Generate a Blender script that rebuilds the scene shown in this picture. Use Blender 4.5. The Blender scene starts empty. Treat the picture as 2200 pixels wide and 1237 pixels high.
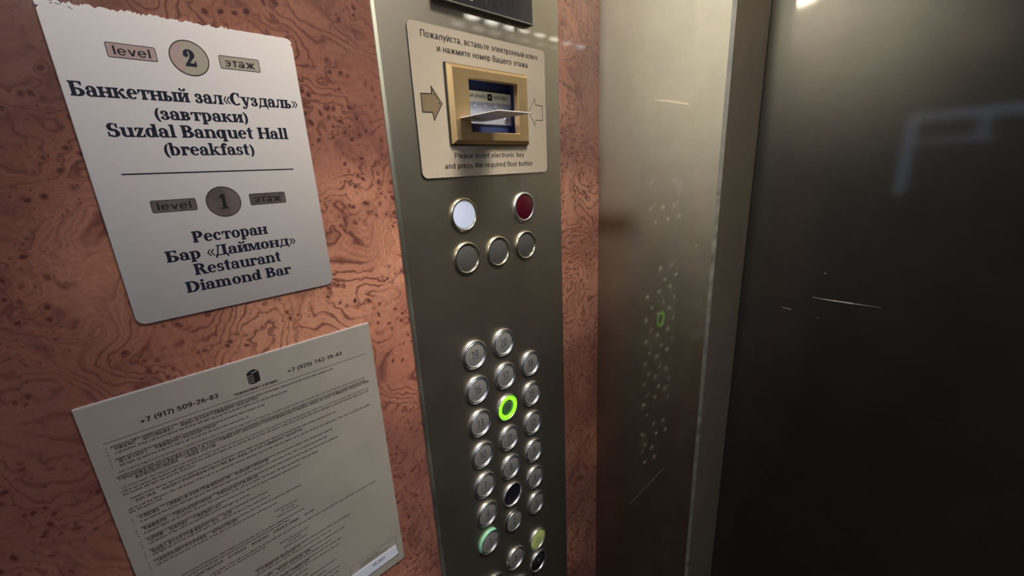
import bpy, math, random
from mathutils import Vector, Matrix
random.seed(7)
PI = math.pi
SC = bpy.context.scene
COL = SC.collection
EYE = 1.45                      # camera height above the cabin floor

# ------------------------------------------------------------------ camera, world, exposure
cam_data = bpy.data.cameras.new('camera')
cam_data.sensor_fit = 'HORIZONTAL'
cam_data.sensor_width = 36.0
cam_data.lens = 882.089 / 2200.0 * 36.0
cam_data.clip_start = 0.01
cam_data.clip_end = 50
cam = bpy.data.objects.new('camera', cam_data)
COL.objects.link(cam)
_r = Vector((0.6970584, 0.7152707, -0.0499737))
_d = Vector((0.1623374, -0.2253224, -0.9606645))
_f = Vector((-0.6983954, 0.6615267, -0.2731781))
cam.matrix_world = Matrix(((_r.x, -_d.x, -_f.x, 0.385), (_r.y, -_d.y, -_f.y, 0.0),
                           (_r.z, -_d.z, -_f.z, EYE), (0, 0, 0, 1)))
SC.camera = cam
world = bpy.data.worlds.new('world')
SC.world = world
world.use_nodes = True
world.node_tree.nodes['Background'].inputs[0].default_value = (0.010, 0.009, 0.010, 1)
SC.view_settings.view_transform = 'Standard'
SC.view_settings.look = 'None'
SC.view_settings.gamma = 1
SC.view_settings.use_curve_mapping = False
SC.view_settings.exposure = 0.55

# ------------------------------------------------------------------ materials
def mat(name):
    m = bpy.data.materials.new(name)
    m.use_nodes = True
    m.node_tree.nodes.clear()
    return m, m.node_tree.nodes, m.node_tree.links

def simple(name, col, rough=0.5, metal=0.0, coat=0.0, spec=0.5, var=0.0, vscale=60, emit=None, estr=0.0):
    m, n, l = mat(name)
    out = n.new('ShaderNodeOutputMaterial')
    b = n.new('ShaderNodeBsdfPrincipled')
    b.inputs['Base Color'].default_value = (*col, 1)
    b.inputs['Roughness'].default_value = rough
    b.inputs['Metallic'].default_value = metal
    b.inputs['Coat Weight'].default_value = coat
    b.inputs['Coat Roughness'].default_value = 0.08
    b.inputs['Specular IOR Level'].default_value = spec
    if var:
        tc = n.new('ShaderNodeTexCoord')
        nz = n.new('ShaderNodeTexNoise')
        nz.inputs['Scale'].default_value = vscale
        nz.inputs['Detail'].default_value = 4
        l.new(tc.outputs['Object'], nz.inputs['Vector'])
        mx = n.new('ShaderNodeMix'); mx.data_type = 'RGBA'
        mx.inputs['A'].default_value = (*[c * (1 - var) for c in col], 1)
        mx.inputs['B'].default_value = (*[min(1, c * (1 + var)) for c in col], 1)
        l.new(nz.outputs['Fac'], mx.inputs['Factor'])
        l.new(mx.outputs['Result'], b.inputs['Base Color'])
    if emit:
        b.inputs['Emission Color'].default_value = (*emit, 1)
        b.inputs['Emission Strength'].default_value = estr
    l.new(b.outputs[0], out.inputs[0])
    return m

def brushed(name, col, sharp=0.12, broad=0.42, mixf=0.6, dust=0.0, dustcol=(0.3, 0.28, 0.22), var=0.12, vscale=14, soft=1.0, patchy=1.0):
    """worn sheet metal: a sharp lobe and a broad one, with a film of dust"""
    m, n, l = mat(name)
    out = n.new('ShaderNodeOutputMaterial')
    tc = n.new('ShaderNodeTexCoord')
    nz = n.new('ShaderNodeTexNoise'); nz.inputs['Scale'].default_value = vscale; nz.inputs['Detail'].default_value = 6
    nz.inputs['Roughness'].default_value = 0.65
    l.new(tc.outputs['Object'], nz.inputs['Vector'])
    fine = n.new('ShaderNodeTexNoise'); fine.inputs['Scale'].default_value = 900; fine.inputs['Detail'].default_value = 2
    l.new(tc.outputs['Object'], fine.inputs['Vector'])
    add = n.new('ShaderNodeMath'); add.operation = 'MULTIPLY_ADD'
    l.new(fine.outputs['Fac'], add.inputs[0]); add.inputs[1].default_value = 0.35
    l.new(nz.outputs['Fac'], add.inputs[2])
    mr = n.new('ShaderNodeMapRange')
    mr.inputs['From Min'].default_value = 0.35; mr.inputs['From Max'].default_value = 1.0
    l.new(add.outputs[0], mr.inputs['Value'])
    mx = n.new('ShaderNodeMix'); mx.data_type = 'RGBA'
    mx.inputs['A'].default_value = (*[c * (1 - var) for c in col], 1)
    mx.inputs['B'].default_value = (*[min(1, c * (1 + var)) for c in col], 1)
    l.new(mr.outputs['Result'], mx.inputs['Factor'])
    g1 = n.new('ShaderNodeBsdfAnisotropic'); g1.distribution = 'BECKMANN'
    g1.inputs['Roughness'].default_value = sharp
    g2 = n.new('ShaderNodeBsdfAnisotropic'); g2.distribution = 'BECKMANN'
    g2.inputs['Roughness'].default_value = broad
    l.new(mx.outputs['Result'], g1.inputs['Color'])
    sc_ = n.new('ShaderNodeVectorMath'); sc_.operation = 'SCALE'; sc_.inputs['Scale'].default_value = soft
    l.new(mx.outputs['Result'], sc_.inputs[0]); l.new(sc_.outputs[0], g2.inputs['Color'])
    ms = n.new('ShaderNodeMixShader'); ms.inputs[0].default_value = mixf
    l.new(g1.outputs[0], ms.inputs[1]); l.new(g2.outputs[0], ms.inputs[2])
    last = ms
    if dust:
        df = n.new('ShaderNodeBsdfDiffuse'); df.inputs['Color'].default_value = (*dustcol, 1)
        m2 = n.new('ShaderNodeMixShader')
        dm = n.new('ShaderNodeMath'); dm.operation = 'MULTIPLY_ADD'
        l.new(mr.outputs['Result'], dm.inputs[0]); dm.inputs[1].default_value = dust * 2 * patchy; dm.inputs[2].default_value = dust * (1 - patchy)
        l.new(dm.outputs[0], m2.inputs[0]); l.new(ms.outputs[0], m2.inputs[1]); l.new(df.outputs[0], m2.inputs[2])
        last = m2
    l.new(last.outputs[0], out.inputs[0])
    return m

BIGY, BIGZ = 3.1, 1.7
def burl(name):
    """lacquered burl veneer: contour bands of a warped field, clusters of dark eyes"""
    m, n, l = mat(name)
    out = n.new('ShaderNodeOutputMaterial')
    b = n.new('ShaderNodeBsdfPrincipled')
    tc = n.new('ShaderNodeTexCoord')
    def noise(vec, scale, detail=2, rough=0.5, dist=0.0):
        t = n.new('ShaderNodeTexNoise')
        t.inputs['Scale'].default_value = scale; t.inputs['Detail'].default_value = detail
        t.inputs['Roughness'].default_value = rough; t.inputs['Distortion'].default_value = dist
        l.new(vec, t.inputs['Vector']); return t
    def math_(op, a, b_=None, c=None, clamp=False):
        t = n.new('ShaderNodeMath'); t.operation = op; t.use_clamp = clamp
        for i, v in enumerate((a, b_, c)):
            if v is None: continue
            if isinstance(v, (int, float)): t.inputs[i].default_value = v
            else: l.new(v, t.inputs[i])
        return t.outputs[0]
    def vec(op, a, b_):
        t = n.new('ShaderNodeVectorMath'); t.operation = op
        for i, v in enumerate((a, b_)):
            if isinstance(v, tuple): t.inputs[i].default_value = v
            elif isinstance(v, (int, float)): t.inputs['Scale'].default_value = v
            else: l.new(v, t.inputs[i])
        return t.outputs[0]
    def rng(v, a, b_, c=0.0, d=1.0, smooth=True):
        t = n.new('ShaderNodeMapRange'); t.interpolation_type = 'SMOOTHSTEP' if smooth else 'LINEAR'
        t.inputs['From Min'].default_value = a; t.inputs['From Max'].default_value = b_
        t.inputs['To Min'].default_value = c; t.inputs['To Max'].default_value = d
        l.new(v, t.inputs['Value']); return t.outputs['Result']
    def mix(f, a, b_):
        t = n.new('ShaderNodeMix'); t.data_type = 'RGBA'
        if isinstance(f, (int, float)): t.inputs['Factor'].default_value = f
        else: l.new(f, t.inputs['Factor'])
        for k, v in (('A', a), ('B', b_)):
            if isinstance(v, tuple): t.inputs[k].default_value = (*v, 1)
            else: l.new(v, t.inputs[k])
        return t.outputs['Result']
    P = tc.outputs['Object']
    w1 = noise(P, 13, 2)
    p1 = vec('ADD', P, vec('SCALE', vec('SUBTRACT', w1.outputs['Color'], (.5, .5, .5)), 0.075))
    w2 = noise(p1, 48, 2)
    p2 = vec('ADD', p1, vec('SCALE', vec('SUBTRACT', w2.outputs['Color'], (.5, .5, .5)), 0.018))
    field = noise(p2, 10.0, 1, 0.4)
    pe = vec('ADD', P, vec('SCALE', vec('SUBTRACT', w2.outputs['Color'], (.5, .5, .5)), 0.012))
    cluster = noise(P, 15, 2, 0.55)
    vor = n.new('ShaderNodeTexVoronoi'); vor.inputs['Scale'].default_value = 125
    l.new(pe, vor.inputs['Vector'])
    vor2 = n.new('ShaderNodeTexVoronoi'); vor2.inputs['Scale'].default_value = 230
    l.new(pe, vor2.inputs['Vector'])
    cl = rng(cluster.outputs['Fac'], 0.44, 0.54)
    swirl = math_('MULTIPLY', math_('MULTIPLY', rng(vor.outputs['Distance'], 0.0, 0.65, 1.0, 0.0), cl), 0.045)
    fld = math_('ADD', field.outputs['Fac'], swirl)
    s = math_('MULTIPLY_ADD', math_('SINE', math_('MULTIPLY', fld, 130.0)), 0.5, 0.5)
    line = math_('POWER', s, 6.0)
    s2 = math_('MULTIPLY_ADD', math_('SINE', math_('MULTIPLY', fld, 430.0)), 0.5, 0.5)
    patch = noise(P, 7, 3)
    tone = rng(patch.outputs['Fac'], 0.32, 0.68)
    base = mix(tone, (0.55, 0.219, 0.152), (0.82, 0.385, 0.250))
    base = mix(rng(field.outputs['Fac'], 0.40, 0.66, 0.0, 0.45), base, (0.40, 0.145, 0.100))
    grain = noise(p2, 380, 4, 0.65)
    base = mix(math_('MULTIPLY', rng(grain.outputs['Fac'], 0.38, 0.68), 0.30), base, (0.27, 0.090, 0.060))
    curl = noise(p2, 120, 2, 0.5, 1.5)
    base = mix(rng(curl.outputs['Fac'], 0.50, 0.62, 0.0, 0.18), base, (0.72, 0.36, 0.22))
    pm = noise(P, 11, 2)
    base = mix(math_('MULTIPLY', s2, rng(pm.outputs['Fac'], 0.46, 0.58, 0.05, 0.34)), base, (0.22, 0.070, 0.045))
    lm = noise(P, 24, 2)
    lmask = math_('MULTIPLY', line, rng(lm.outputs['Fac'], 0.36, 0.56, 0.15, 0.90))
    base = mix(lmask, base, (0.17, 0.055, 0.048))
    big = noise(vec('ADD', P, (0.0, BIGY, BIGZ)), 3.2, 2, 0.5)  # dark veneer patches, offset so they also paint light falloff on the left
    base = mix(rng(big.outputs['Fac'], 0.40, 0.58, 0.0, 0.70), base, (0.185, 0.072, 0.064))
    blot = noise(p1, 30, 3)
    base = mix(rng(blot.outputs['Fac'], 0.56, 0.72, 0.0, 0.55), base, (0.17, 0.062, 0.060))
    halo = math_('MULTIPLY', rng(vor.outputs['Distance'], 0.15, 0.50, 0.45, 0.0), cl)
    base = mix(halo, base, (0.25, 0.085, 0.070))
    e1 = math_('MULTIPLY', rng(vor.outputs['Distance'], 0.14, 0.30, 1.0, 0.0), cl)
    cl2 = rng(cluster.outputs['Fac'], 0.42, 0.52)
    e2 = math_('MULTIPLY', rng(vor2.outputs['Distance'], 0.08, 0.24, 0.8, 0.0), cl2)
    eye = math_('MAXIMUM', e1, e2)
    base = mix(math_('MULTIPLY', eye, 0.80), base, (0.085, 0.026, 0.030))
    l.new(base, b.inputs['Base Color'])
    b.inputs['Roughness'].default_value = 0.45
    b.inputs['Specular IOR Level'].default_value = 0.25
    b.inputs['Coat Weight'].default_value = 1.0
    b.inputs['Coat Roughness'].default_value = 0.05; b.inputs['Coat IOR'].default_value = 1.9
    l.new(b.outputs[0], out.inputs[0])
    return m

M = {}
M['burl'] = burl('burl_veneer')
M['steel'] = brushed('worn_steel', (0.33, 0.317, 0.262), 0.045, 0.54, 0.86, dust=0.065, dustcol=(0.44, 0.36, 0.31), var=0.10, vscale=22, patchy=0.6)
M['steel_edge'] = brushed('highlit_steel_edge', (0.75, 0.72, 0.60), 0.2, 0.5, 0.6, dust=0.30, dustcol=(0.66, 0.63, 0.52), var=0.08, vscale=60)  # bevel highlight put into a brighter colour than the panel steel
M['door'] = brushed('dark_door_steel', (0.30, 0.282, 0.235), 0.08, 0.36, 0.62, dust=0.12, dustcol=(0.20, 0.197, 0.19), soft=0.26, patchy=0.2)
M['panel'] = brushed('bronze_panel_steel', (0.66, 0.60, 0.495), 0.05, 0.54, 0.58, dust=0.085, dustcol=(0.46, 0.415, 0.35), var=0.04, patchy=0.25)
M['rear'] = brushed('dark_rear_steel', (0.10, 0.095, 0.08), 0.2, 0.5, 0.7, dust=0.05, dustcol=(0.05, 0.05, 0.05))
M['jamb'] = brushed('dark_jamb_steel', (0.24, 0.205, 0.165), 0.30, 0.55, 0.5, dust=0.38, dustcol=(0.48, 0.40, 0.30), var=0.04, patchy=0.15)
M['panel_edge'] = brushed('bright_panel_edge', (0.50, 0.50, 0.42), 0.25, 0.5, 0.6, dust=0.20, dustcol=(0.45, 0.45, 0.37), var=0.05)
M['sign'] = brushed('champagne_sign_metal', (1.0, 0.93, 0.91), 0.3, 0.61, 0.97, dust=0.24, dustcol=(0.70, 0.63, 0.60), var=0.02, vscale=25, patchy=0.12)
M['notice'] = brushed('grey_notice_metal', (0.66, 0.62, 0.56), 0.3, 0.60, 0.92, dust=0.64, dustcol=(0.56, 0.51, 0.46), var=0.03, vscale=25, patchy=0.15)
M['notice_edge'] = simple('lit_notice_edge', (0.62, 0.62, 0.66), 0.4, 0.2)  # edge catching light from above, painted in as a pale colour
M['ink_blue'] = simple('navy_ink', (0.010, 0.012, 0.035), 0.5)
M['ink_black'] = simple('black_ink', (0.012, 0.011, 0.014), 0.55)
M['ink_brown'] = simple('brown_ink', (0.055, 0.035, 0.028), 0.6)
M['badge_rose'] = brushed('rose_polished_metal', (0.80, 0.62, 0.57), 0.10, 0.45, 0.7, dust=0.80, dustcol=(0.72, 0.53, 0.49), var=0.04, vscale=90, patchy=0.15)
M['badge_gold'] = brushed('pale_gold_polished_metal', (0.80, 0.74, 0.62), 0.10, 0.45, 0.7, dust=0.80, dustcol=(0.66, 0.585, 0.48), var=0.04, vscale=90, patchy=0.15)
M['badge_dark'] = brushed('dark_reflection_metal', (0.42, 0.37, 0.38), 0.06, 0.40, 0.5, dust=0.42, dustcol=(0.34, 0.275, 0.27), var=0.5, vscale=70, patchy=0.7)  # same polished metal as the upper badges, dark reflection put into the colour
M['plate'] = simple('beige_instruction_metal', (0.60, 0.51, 0.405), 0.42, 0.15, var=0.03, vscale=25)
M['gold'] = brushed('gold_anodised', (0.95, 0.69, 0.36), 0.12, 0.45, 0.60, dust=0.25, dustcol=(0.68, 0.48, 0.26), var=0.03, vscale=60, patchy=0.25)
M['arrow'] = simple('tan_arrow_fill', (0.27, 0.195, 0.115), 0.5, 0.2)
M['navy'] = simple('navy_plastic', (0.045, 0.06, 0.16), 0.25)
M['reader'] = simple('silver_reader_plastic', (0.50, 0.54, 0.66), 0.35, 0.2)
M['label'] = simple('pale_label', (0.72, 0.70, 0.60), 0.5)
M['card'] = simple('white_card_plastic', (0.74, 0.72, 0.76), 0.35)
M['chrome'] = simple('button_chrome', (0.80, 0.81, 0.84), 0.33, 1.0)
M['chrome_warm'] = simple('button_chrome_warm', (0.72, 0.67, 0.54), 0.30, 1.0)
M['groove'] = simple('button_groove', (0.018, 0.018, 0.022), 0.4)
M['cap'] = simple('button_cap_satin', (0.39, 0.38, 0.37), 0.42, 0.50, var=0.05, vscale=400)
M['cap_rim'] = simple('button_cap_rim', (0.88, 0.90, 0.95), 0.28, 1.0)
M['numeral'] = simple('numeral_ink', (0.05, 0.048, 0.085), 0.5)
M['speaker'] = simple('perforated_grey', (0.10, 0.095, 0.092), 0.5, 0.3, var=0.5, vscale=1500)
M['white_lens'] = simple('lit_white_lens', (0.42, 0.45, 0.54), 0.4, emit=(0.72, 0.80, 1.0), estr=0.30, var=0.05, vscale=900)
M['red_lens'] = simple('dark_red_lens', (0.05, 0.003, 0.008), 0.30, emit=(0.25, 0.0, 0.02), estr=0.04)
M['green_ring'] = simple('lit_green_ring', (0.1, 0.6, 0.02), 0.4, emit=(0.20, 1.0, 0.015), estr=1.35)
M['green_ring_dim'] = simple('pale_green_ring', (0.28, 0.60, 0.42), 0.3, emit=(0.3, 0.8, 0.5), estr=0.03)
M['green_cap'] = simple('green_cap_satin', (0.16, 0.22, 0.13), 0.4, 0.6, emit=(0.2, 0.9, 0.1), estr=0.02)
M['olive_cap'] = simple('luminous_olive_cap', (0.36, 0.42, 0.16), 0.5, emit=(0.5, 0.6, 0.2), estr=0.10)
M['black_cap'] = simple('empty_button_hole', (0.004, 0.004, 0.012), 0.6)
M['glass'] = simple('dark_display_glass', (0.030, 0.026, 0.030), 0.22, coat=0.5)
M['engrave'] = simple('pale_scratch', (0.22, 0.20, 0.20), 0.6)
M['icon'] = simple('pale_icon', (0.55, 0.53, 0.46), 0.5)
M['sticker'] = simple('white_sticker', (0.76, 0.80, 0.95), 0.35, var=0.05, vscale=90, emit=(0.7, 0.75, 1.0), estr=0.0)
M['scratch'] = simple('bare_scratch', (0.80, 0.76, 0.66), 0.35, 0.5)
M['scratch_grey'] = simple('dull_scratch', (0.30, 0.28, 0.29), 0.45, 0.3)
M['floor'] = simple('dark_granite_floor', (0.020, 0.018, 0.018), 0.35, var=0.5, vscale=300)
M['ceiling'] = simple('ceiling_panel', (0.12, 0.11, 0.10), 0.5)
M['dark_trim'] = simple('dark_seam', (0.02, 0.018, 0.016), 0.5)
M['lamp_body'] = simple('lamp_body', (0.35, 0.34, 0.32), 0.4, 0.6)
M['lamp_warm'] = simple('warm_lamp_lens', (0.9, 0.85, 0.7), 0.5, emit=(1.0, 0.92, 0.80), estr=30.0)
M['lamp_rear'] = simple('rear_lamp_lens', (0.9, 0.85, 0.7), 0.5, emit=(1.0, 0.92, 0.80), estr=10.0)
M['lamp_fill'] = simple('fill_lamp_lens', (0.9, 0.85, 0.7), 0.5, emit=(1.0, 0.92, 0.80), estr=0.8)
M['lamp_cool'] = simple('cool_lamp_cell', (0.85, 0.88, 0.95), 0.5, emit=(0.74, 0.80, 1.0), estr=62.0)
M['lamp_cool_dim'] = simple('dim_cool_lamp_cell', (0.85, 0.88, 0.95), 0.5, emit=(0.74, 0.80, 1.0), estr=10.0)
M['blue_strip'] = simple('blue_light_strip', (0.3, 0.4, 0.7), 0.5, emit=(0.30, 0.40, 0.72), estr=0.55)
M['poster_dark'] = simple('dark_case_glass', (0.012, 0.012, 0.012), 0.3)

# ------------------------------------------------------------------ mesh builder in wall space
# left-wall space: u runs along the wall (world y), v is height over the eye line, h is how far out of the wall
class MB:
    def __init__(s): s.v = []; s.f = []
    def add(s, vs, fs):
        o = len(s.v); s.v += [tuple(a) for a in vs]; s.f += [tuple(i + o for i in f) for f in fs]
    def poly(s, pts, h):
        s.add([(x, y, h) for x, y in pts], [tuple(range(len(pts)))])
    def prism(s, pts, h0, h1, ch=0.0):
        """outline (counter-clockwise) from h0 to h1 with an optional chamfer at the top"""
        k = len(pts)
        rings = [[(x, y, h0) for x, y in pts]]
        if ch:
            ins = inset(pts, ch)
            rings += [[(x, y, h1 - ch) for x, y in pts], [(x, y, h1) for x, y in ins]]
        else:
            rings += [[(x, y, h1) for x, y in pts]]
        vs = [p for r in rings for p in r]; fs = []
        for a in range(len(rings) - 1):
            for i in range(k):
                j = (i + 1) % k
                fs.append((a * k + i, a * k + j, (a + 1) * k + j, (a + 1) * k + i))
        fs.append(tuple((len(rings) - 1) * k + i for i in range(k)))
        fs.append(tuple(reversed(range(k))))
        s.add(vs, fs)
    def frame(s, outer, inner, h0, h1, ch=0.0, chi=0.0):
        """ring between two outlines with equally many points"""
        k = len(outer)
        rings = [[(x, y, h0) for x, y in outer]]
        if ch:
            rings += [[(x, y, h1 - ch) for x, y in outer], [(x, y, h1) for x, y in inset(outer, ch)]]
        else:
            rings += [[(x, y, h1) for x, y in outer]]
        if chi:
            rings += [[(x, y, h1) for x, y in inset(inner, -chi)], [(x, y, h1 - chi) for x, y in inner]]
        else:
            rings += [[(x, y, h1) for x, y in inner]]
        rings += [[(x, y, h0) for x, y in inner]]
        n_ = len(rings)
        vs = [p for r in rings for p in r]; fs = []
        for a in range(n_):
            b = (a + 1) % n_
            for i in range(k):
                j = (i + 1) % k
                fs.append((a * k + i, a * k + j, b * k + j, b * k + i))
        s.add(vs, fs)
    def lathe(s, prof, cx=0, cy=0, seg=48, a0=0.0, a1=2 * PI, close=False):
        """profile of (radius, h) pairs turned about the h axis"""
        full = abs(a1 - a0 - 2 * PI) < 1e-6
        n_ = seg if full else seg + 1
        vs = []; fs = []; k = len(prof)
        for i in range(n_):
            a = a0 + (a1 - a0) * i / seg
            for r, h in prof: vs.append((cx + r * math.cos(a), cy + r * math.sin(a), h))
        for i in range(seg):
            j = (i + 1) % n_
            for q in range(k - 1):
                fs.append((i * k + q, i * k + q + 1, j * k + q + 1, j * k + q) if False else (i * k + q + 1, i * k + q, j * k + q, j * k + q + 1))
        if close and full:
            fs.append(tuple(i * k + k - 1 for i in range(n_)))
        s.add(vs, fs)
    def box(s, u0, v0, h0, u1, v1, h1):
        s.prism([(u0, v0), (u1, v0), (u1, v1), (u0, v1)], h0, h1)
    def stroke(s, x0, y0, x1, y1, w, h, w1=None):
        w1 = w if w1 is None else w1
        d = Vector((x1 - x0, y1 - y0)); nrm = Vector((-d.y, d.x)).normalized()
        s.poly([(x0 - nrm.x * w / 2, y0 - nrm.y * w / 2), (x1 - nrm.x * w1 / 2, y1 - nrm.y * w1 / 2),
                (x1 + nrm.x * w1 / 2, y1 + nrm.y * w1 / 2), (x0 + nrm.x * w / 2, y0 + nrm.y * w / 2)], h)
    def build(s, name, m, parent=None, origin=(0, 0, 0), space='left', smooth=False, loc=None):
        """space 'left': (u,v,h) -> world (h,u,v+EYE) minus origin; 'world': as given; 'local': (u,v,h) -> (h,u,v)"""
        me = bpy.data.meshes.new(name)
        if space == 'left': vs = [(h - origin[0], u - origin[1], v + EYE - origin[2]) for u, v, h in s.v]
        elif space == 'local': vs = [(h, u, v) for u, v, h in s.v]
        else: vs = [(a - origin[0], b - origin[1], c - origin[2]) for a, b, c in s.v]
        me.from_pydata(vs, [], s.f)
        me.materials.append(m)
        if smooth:
            for p in me.polygons: p.use_smooth = True
            me.set_sharp_from_angle(angle=math.radians(40))
        me.update()
        o = bpy.data.objects.new(name, me)
        COL.objects.link(o)
        if parent is not None: o.parent = parent
        elif loc is None: o.location = origin
        if loc is not None: o.location = loc
        return o

def inset(pts, d):
    """shrink a counter-clockwise outline by d"""
    k = len(pts); out = []
    for i in range(k):
        a, b, c = Vector(pts[i - 1]), Vector(pts[i]), Vector(pts[(i + 1) % k])
        e1 = (b - a).normalized(); e2 = (c - b).normalized()
        n1 = Vector((-e1.y, e1.x)); n2 = Vector((-e2.y, e2.x))
        q = n1 + n2; L = max(0.3, 1 + n1.dot(n2))
        p = b + q * (d / L)
        out.append((p.x, p.y))
    return out

def rrect(u0, v0, u1, v1, r=0.0, seg=6):
    if r <= 0: return [(u0, v0), (u1, v0), (u1, v1), (u0, v1)]
    pts = []
    for cx, cy, a in ((u1 - r, v0 + r, -PI / 2), (u1 - r, v1 - r, 0), (u0 + r, v1 - r, PI / 2), (u0 + r, v0 + r, PI)):
        for i in range(seg + 1):
            t = a + PI / 2 * i / seg
            pts.append((cx + r * math.cos(t), cy + r * math.sin(t)))
    return pts

def circ(cx, cy, r, seg=48):
    return [(cx + r * math.cos(2 * PI * i / seg), cy + r * math.sin(2 * PI * i / seg)) for i in range(seg)]

def wbox(mb, x0, y0, z0, x1, y1, z1):
    """axis-aligned box in world coordinates, faces outward"""
    v = [(x0, y0, z0), (x1, y0, z0), (x1, y1, z0), (x0, y1, z0), (x0, y0, z1), (x1, y0, z1), (x1, y1, z1), (x0, y1, z1)]
    mb.add(v, [(3, 2, 1, 0), (4, 5, 6, 7), (0, 1, 5, 4), (1, 2, 6, 5), (2, 3, 7, 6), (3, 0, 4, 7)])

def thing(name, label, cat, loc, group=None):
    o = bpy.data.objects.new(name, None)
    o.empty_display_size = 0.03
    COL.objects.link(o); o.location = loc
    o['label'] = label; o['category'] = cat
    if group: o['group'] = group
    return o

def tag(o, label, cat, group=None):
    o['label'] = label; o['category'] = cat
    if group: o['group'] = group
    return o

def struct(o, label=None):
    o['kind'] = 'structure'
    if label: o['label'] = label
    return o

# ------------------------------------------------------------------ the cabin
CORNER = 0.565; JAMB = 0.690; STEEL = 0.1836; RIGHT = 1.50; REAR = -1.05; TOP = 2.10
HOLE = (0.302, 0.037, 0.396, 0.106)          # recess of the card reader, (u0, v0, u1, v1)

b = MB()
u0, v0, u1, v1 = HOLE
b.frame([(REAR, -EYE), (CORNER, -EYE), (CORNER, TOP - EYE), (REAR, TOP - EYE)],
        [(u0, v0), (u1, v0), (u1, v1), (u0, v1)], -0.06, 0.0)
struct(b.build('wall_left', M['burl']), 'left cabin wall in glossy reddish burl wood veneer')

b = MB(); c = 0.004                            # steel return panel with a chamfered outer edge
prof = [(-0.06, CORNER), (STEEL - c, CORNER), (STEEL, CORNER + c), (STEEL, JAMB + 0.06), (-0.06, JAMB + 0.06)]
b.add([(x, y, 0) for x, y in prof] + [(x, y, TOP) for x, y in prof],
      [(i, (i + 1) % 5, 5 + (i + 1) % 5, 5 + i) for i in range(5)] + [(4, 3, 2, 1, 0), (5, 6, 7, 8, 9)])
wall_front = b.build('wall_front', M['steel'], space='world')
wall_front.data.materials.append(M['jamb']); wall_front.data.polygons[2].material_index = 1
wall_front.data.materials.append(M['steel_edge']); wall_front.data.polygons[1].material_index = 2
struct(wall_front, 'worn brushed steel return panel beside the lift door')
b = MB(); wbox(b, 1.14, CORNER, 0, RIGHT + .06, JAMB + 0.06, TOP)
struct(b.build('wall_front_right', M['steel'], space='world'))
b = MB(); wbox(b, STEEL, JAMB - 0.02, 2.04, 1.14, JAMB + 0.06, TOP)
struct(b.build('trim_1', M['steel'], space='world'))
b = MB(); wbox(b, STEEL + 0.0012, JAMB, 0.0, 0.6605, JAMB + 0.035, 2.038)
door1 = struct(b.build('door_1', M['door'], space='world'), 'dark brushed metal lift door leaf, nearer the button panel')
b = MB(); wbox(b, 0.6625, JAMB, 0.0, 1.1385, JAMB + 0.035, 2.038)
struct(b.build('door_2', M['door'], space='world'))
b = MB(); wbox(b, STEEL, JAMB + 0.045, 0.0, 1.14, JAMB + 0.06, 2.038)
struct(b.build('wall_shaft', M['dark_trim'], space='world'))
b = MB(); wbox(b, -0.06, REAR - 0.06, -0.06, RIGHT + 0.06, JAMB + 0.06, 0.0)
struct(b.build('floor', M['floor'], space='world'))
b = MB(); wbox(b, -0.06, REAR - 0.06, TOP, RIGHT + 0.06, JAMB + 0.06, TOP + 0.05)
struct(b.build('ceiling', M['ceiling'], space='world'))
b = MB(); wbox(b, RIGHT, REAR, 0, RIGHT + 0.06, CORNER, TOP)
struct(b.build('wall_right', M['rear'], space='world'))
b = MB(); wbox(b, -0.06, REAR - 0.06, 0, RIGHT + 0.06, REAR, TOP)
struct(b.build('wall_rear', M['rear'], space='world'))

# scratches: worn marks with a shape of their own
def front_scratch(x0, z0, x1, z1, w, m, host, y, w1=None):
    mb = MB(); d = Vector((x1 - x0, z1 - z0)); nn = Vector((-d.y, d.x)).normalized(); w1 = w if w1 is None else w1
    P = [(x0 + nn.x * w / 2, z0 + nn.y * w / 2), (x0 - nn.x * w / 2, z0 - nn.y * w / 2),
         (x1 - nn.x * w1 / 2, z1 - nn.y * w1 / 2), (x1 + nn.x * w1 / 2, z1 + nn.y * w1 / 2)]
    mb.add([(x, y, z + EYE) for x, z in P] + [(x, y + 0.0004, z + EYE) for x, z in P],
           [(0, 1, 2, 3), (7, 6, 5, 4), (0, 4, 5, 1), (1, 5, 6, 2), (2, 6, 7, 3), (3, 7, 4, 0)])
    return mb.build('scratch', M[m], host, space='world')
Y = CORNER - 0.0003
front_scratch(.0902, .0829, .1304, .0726, .0009, 'scratch', wall_front, Y, .0005)
front_scratch(.0731, -.5982, .1326, -.4876, .0014, 'scratch_grey', wall_front, Y, .0009)
front_scratch(.1065, -.4635, .1095, -.4622, .0016, 'scratch_grey', wall_front, Y)
front_scratch(.1580, -.1107, .1602, -.1102, .0010, 'scratch', wall_front, Y)
Y = JAMB - 0.0003
front_scratch(.277, -.1935, .290, -.1945, .0008, 'scratch_grey', door1, Y, .0012)
front_scratch(.290, -.1942, .304, -.1943, .0008, 'scratch', door1, Y, .0018)
front_scratch(.304, -.1943, .322, -.1943, .0014, 'scratch', door1, Y, .0018)
front_scratch(.322, -.1943, .352, -.1942, .0018, 'scratch_grey', door1, Y, .0002)
front_scratch(.242, -.2154, .254, -.2172, .0005, 'scratch_grey', door1, Y, .0016)
front_scratch(.2862, -.1574, .2884, -.1572, .0014, 'scratch_grey', door1, Y)
front_scratch(.2862, -.2230, .2878, -.2228, .0014, 'scratch_grey', door1, Y)

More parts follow.
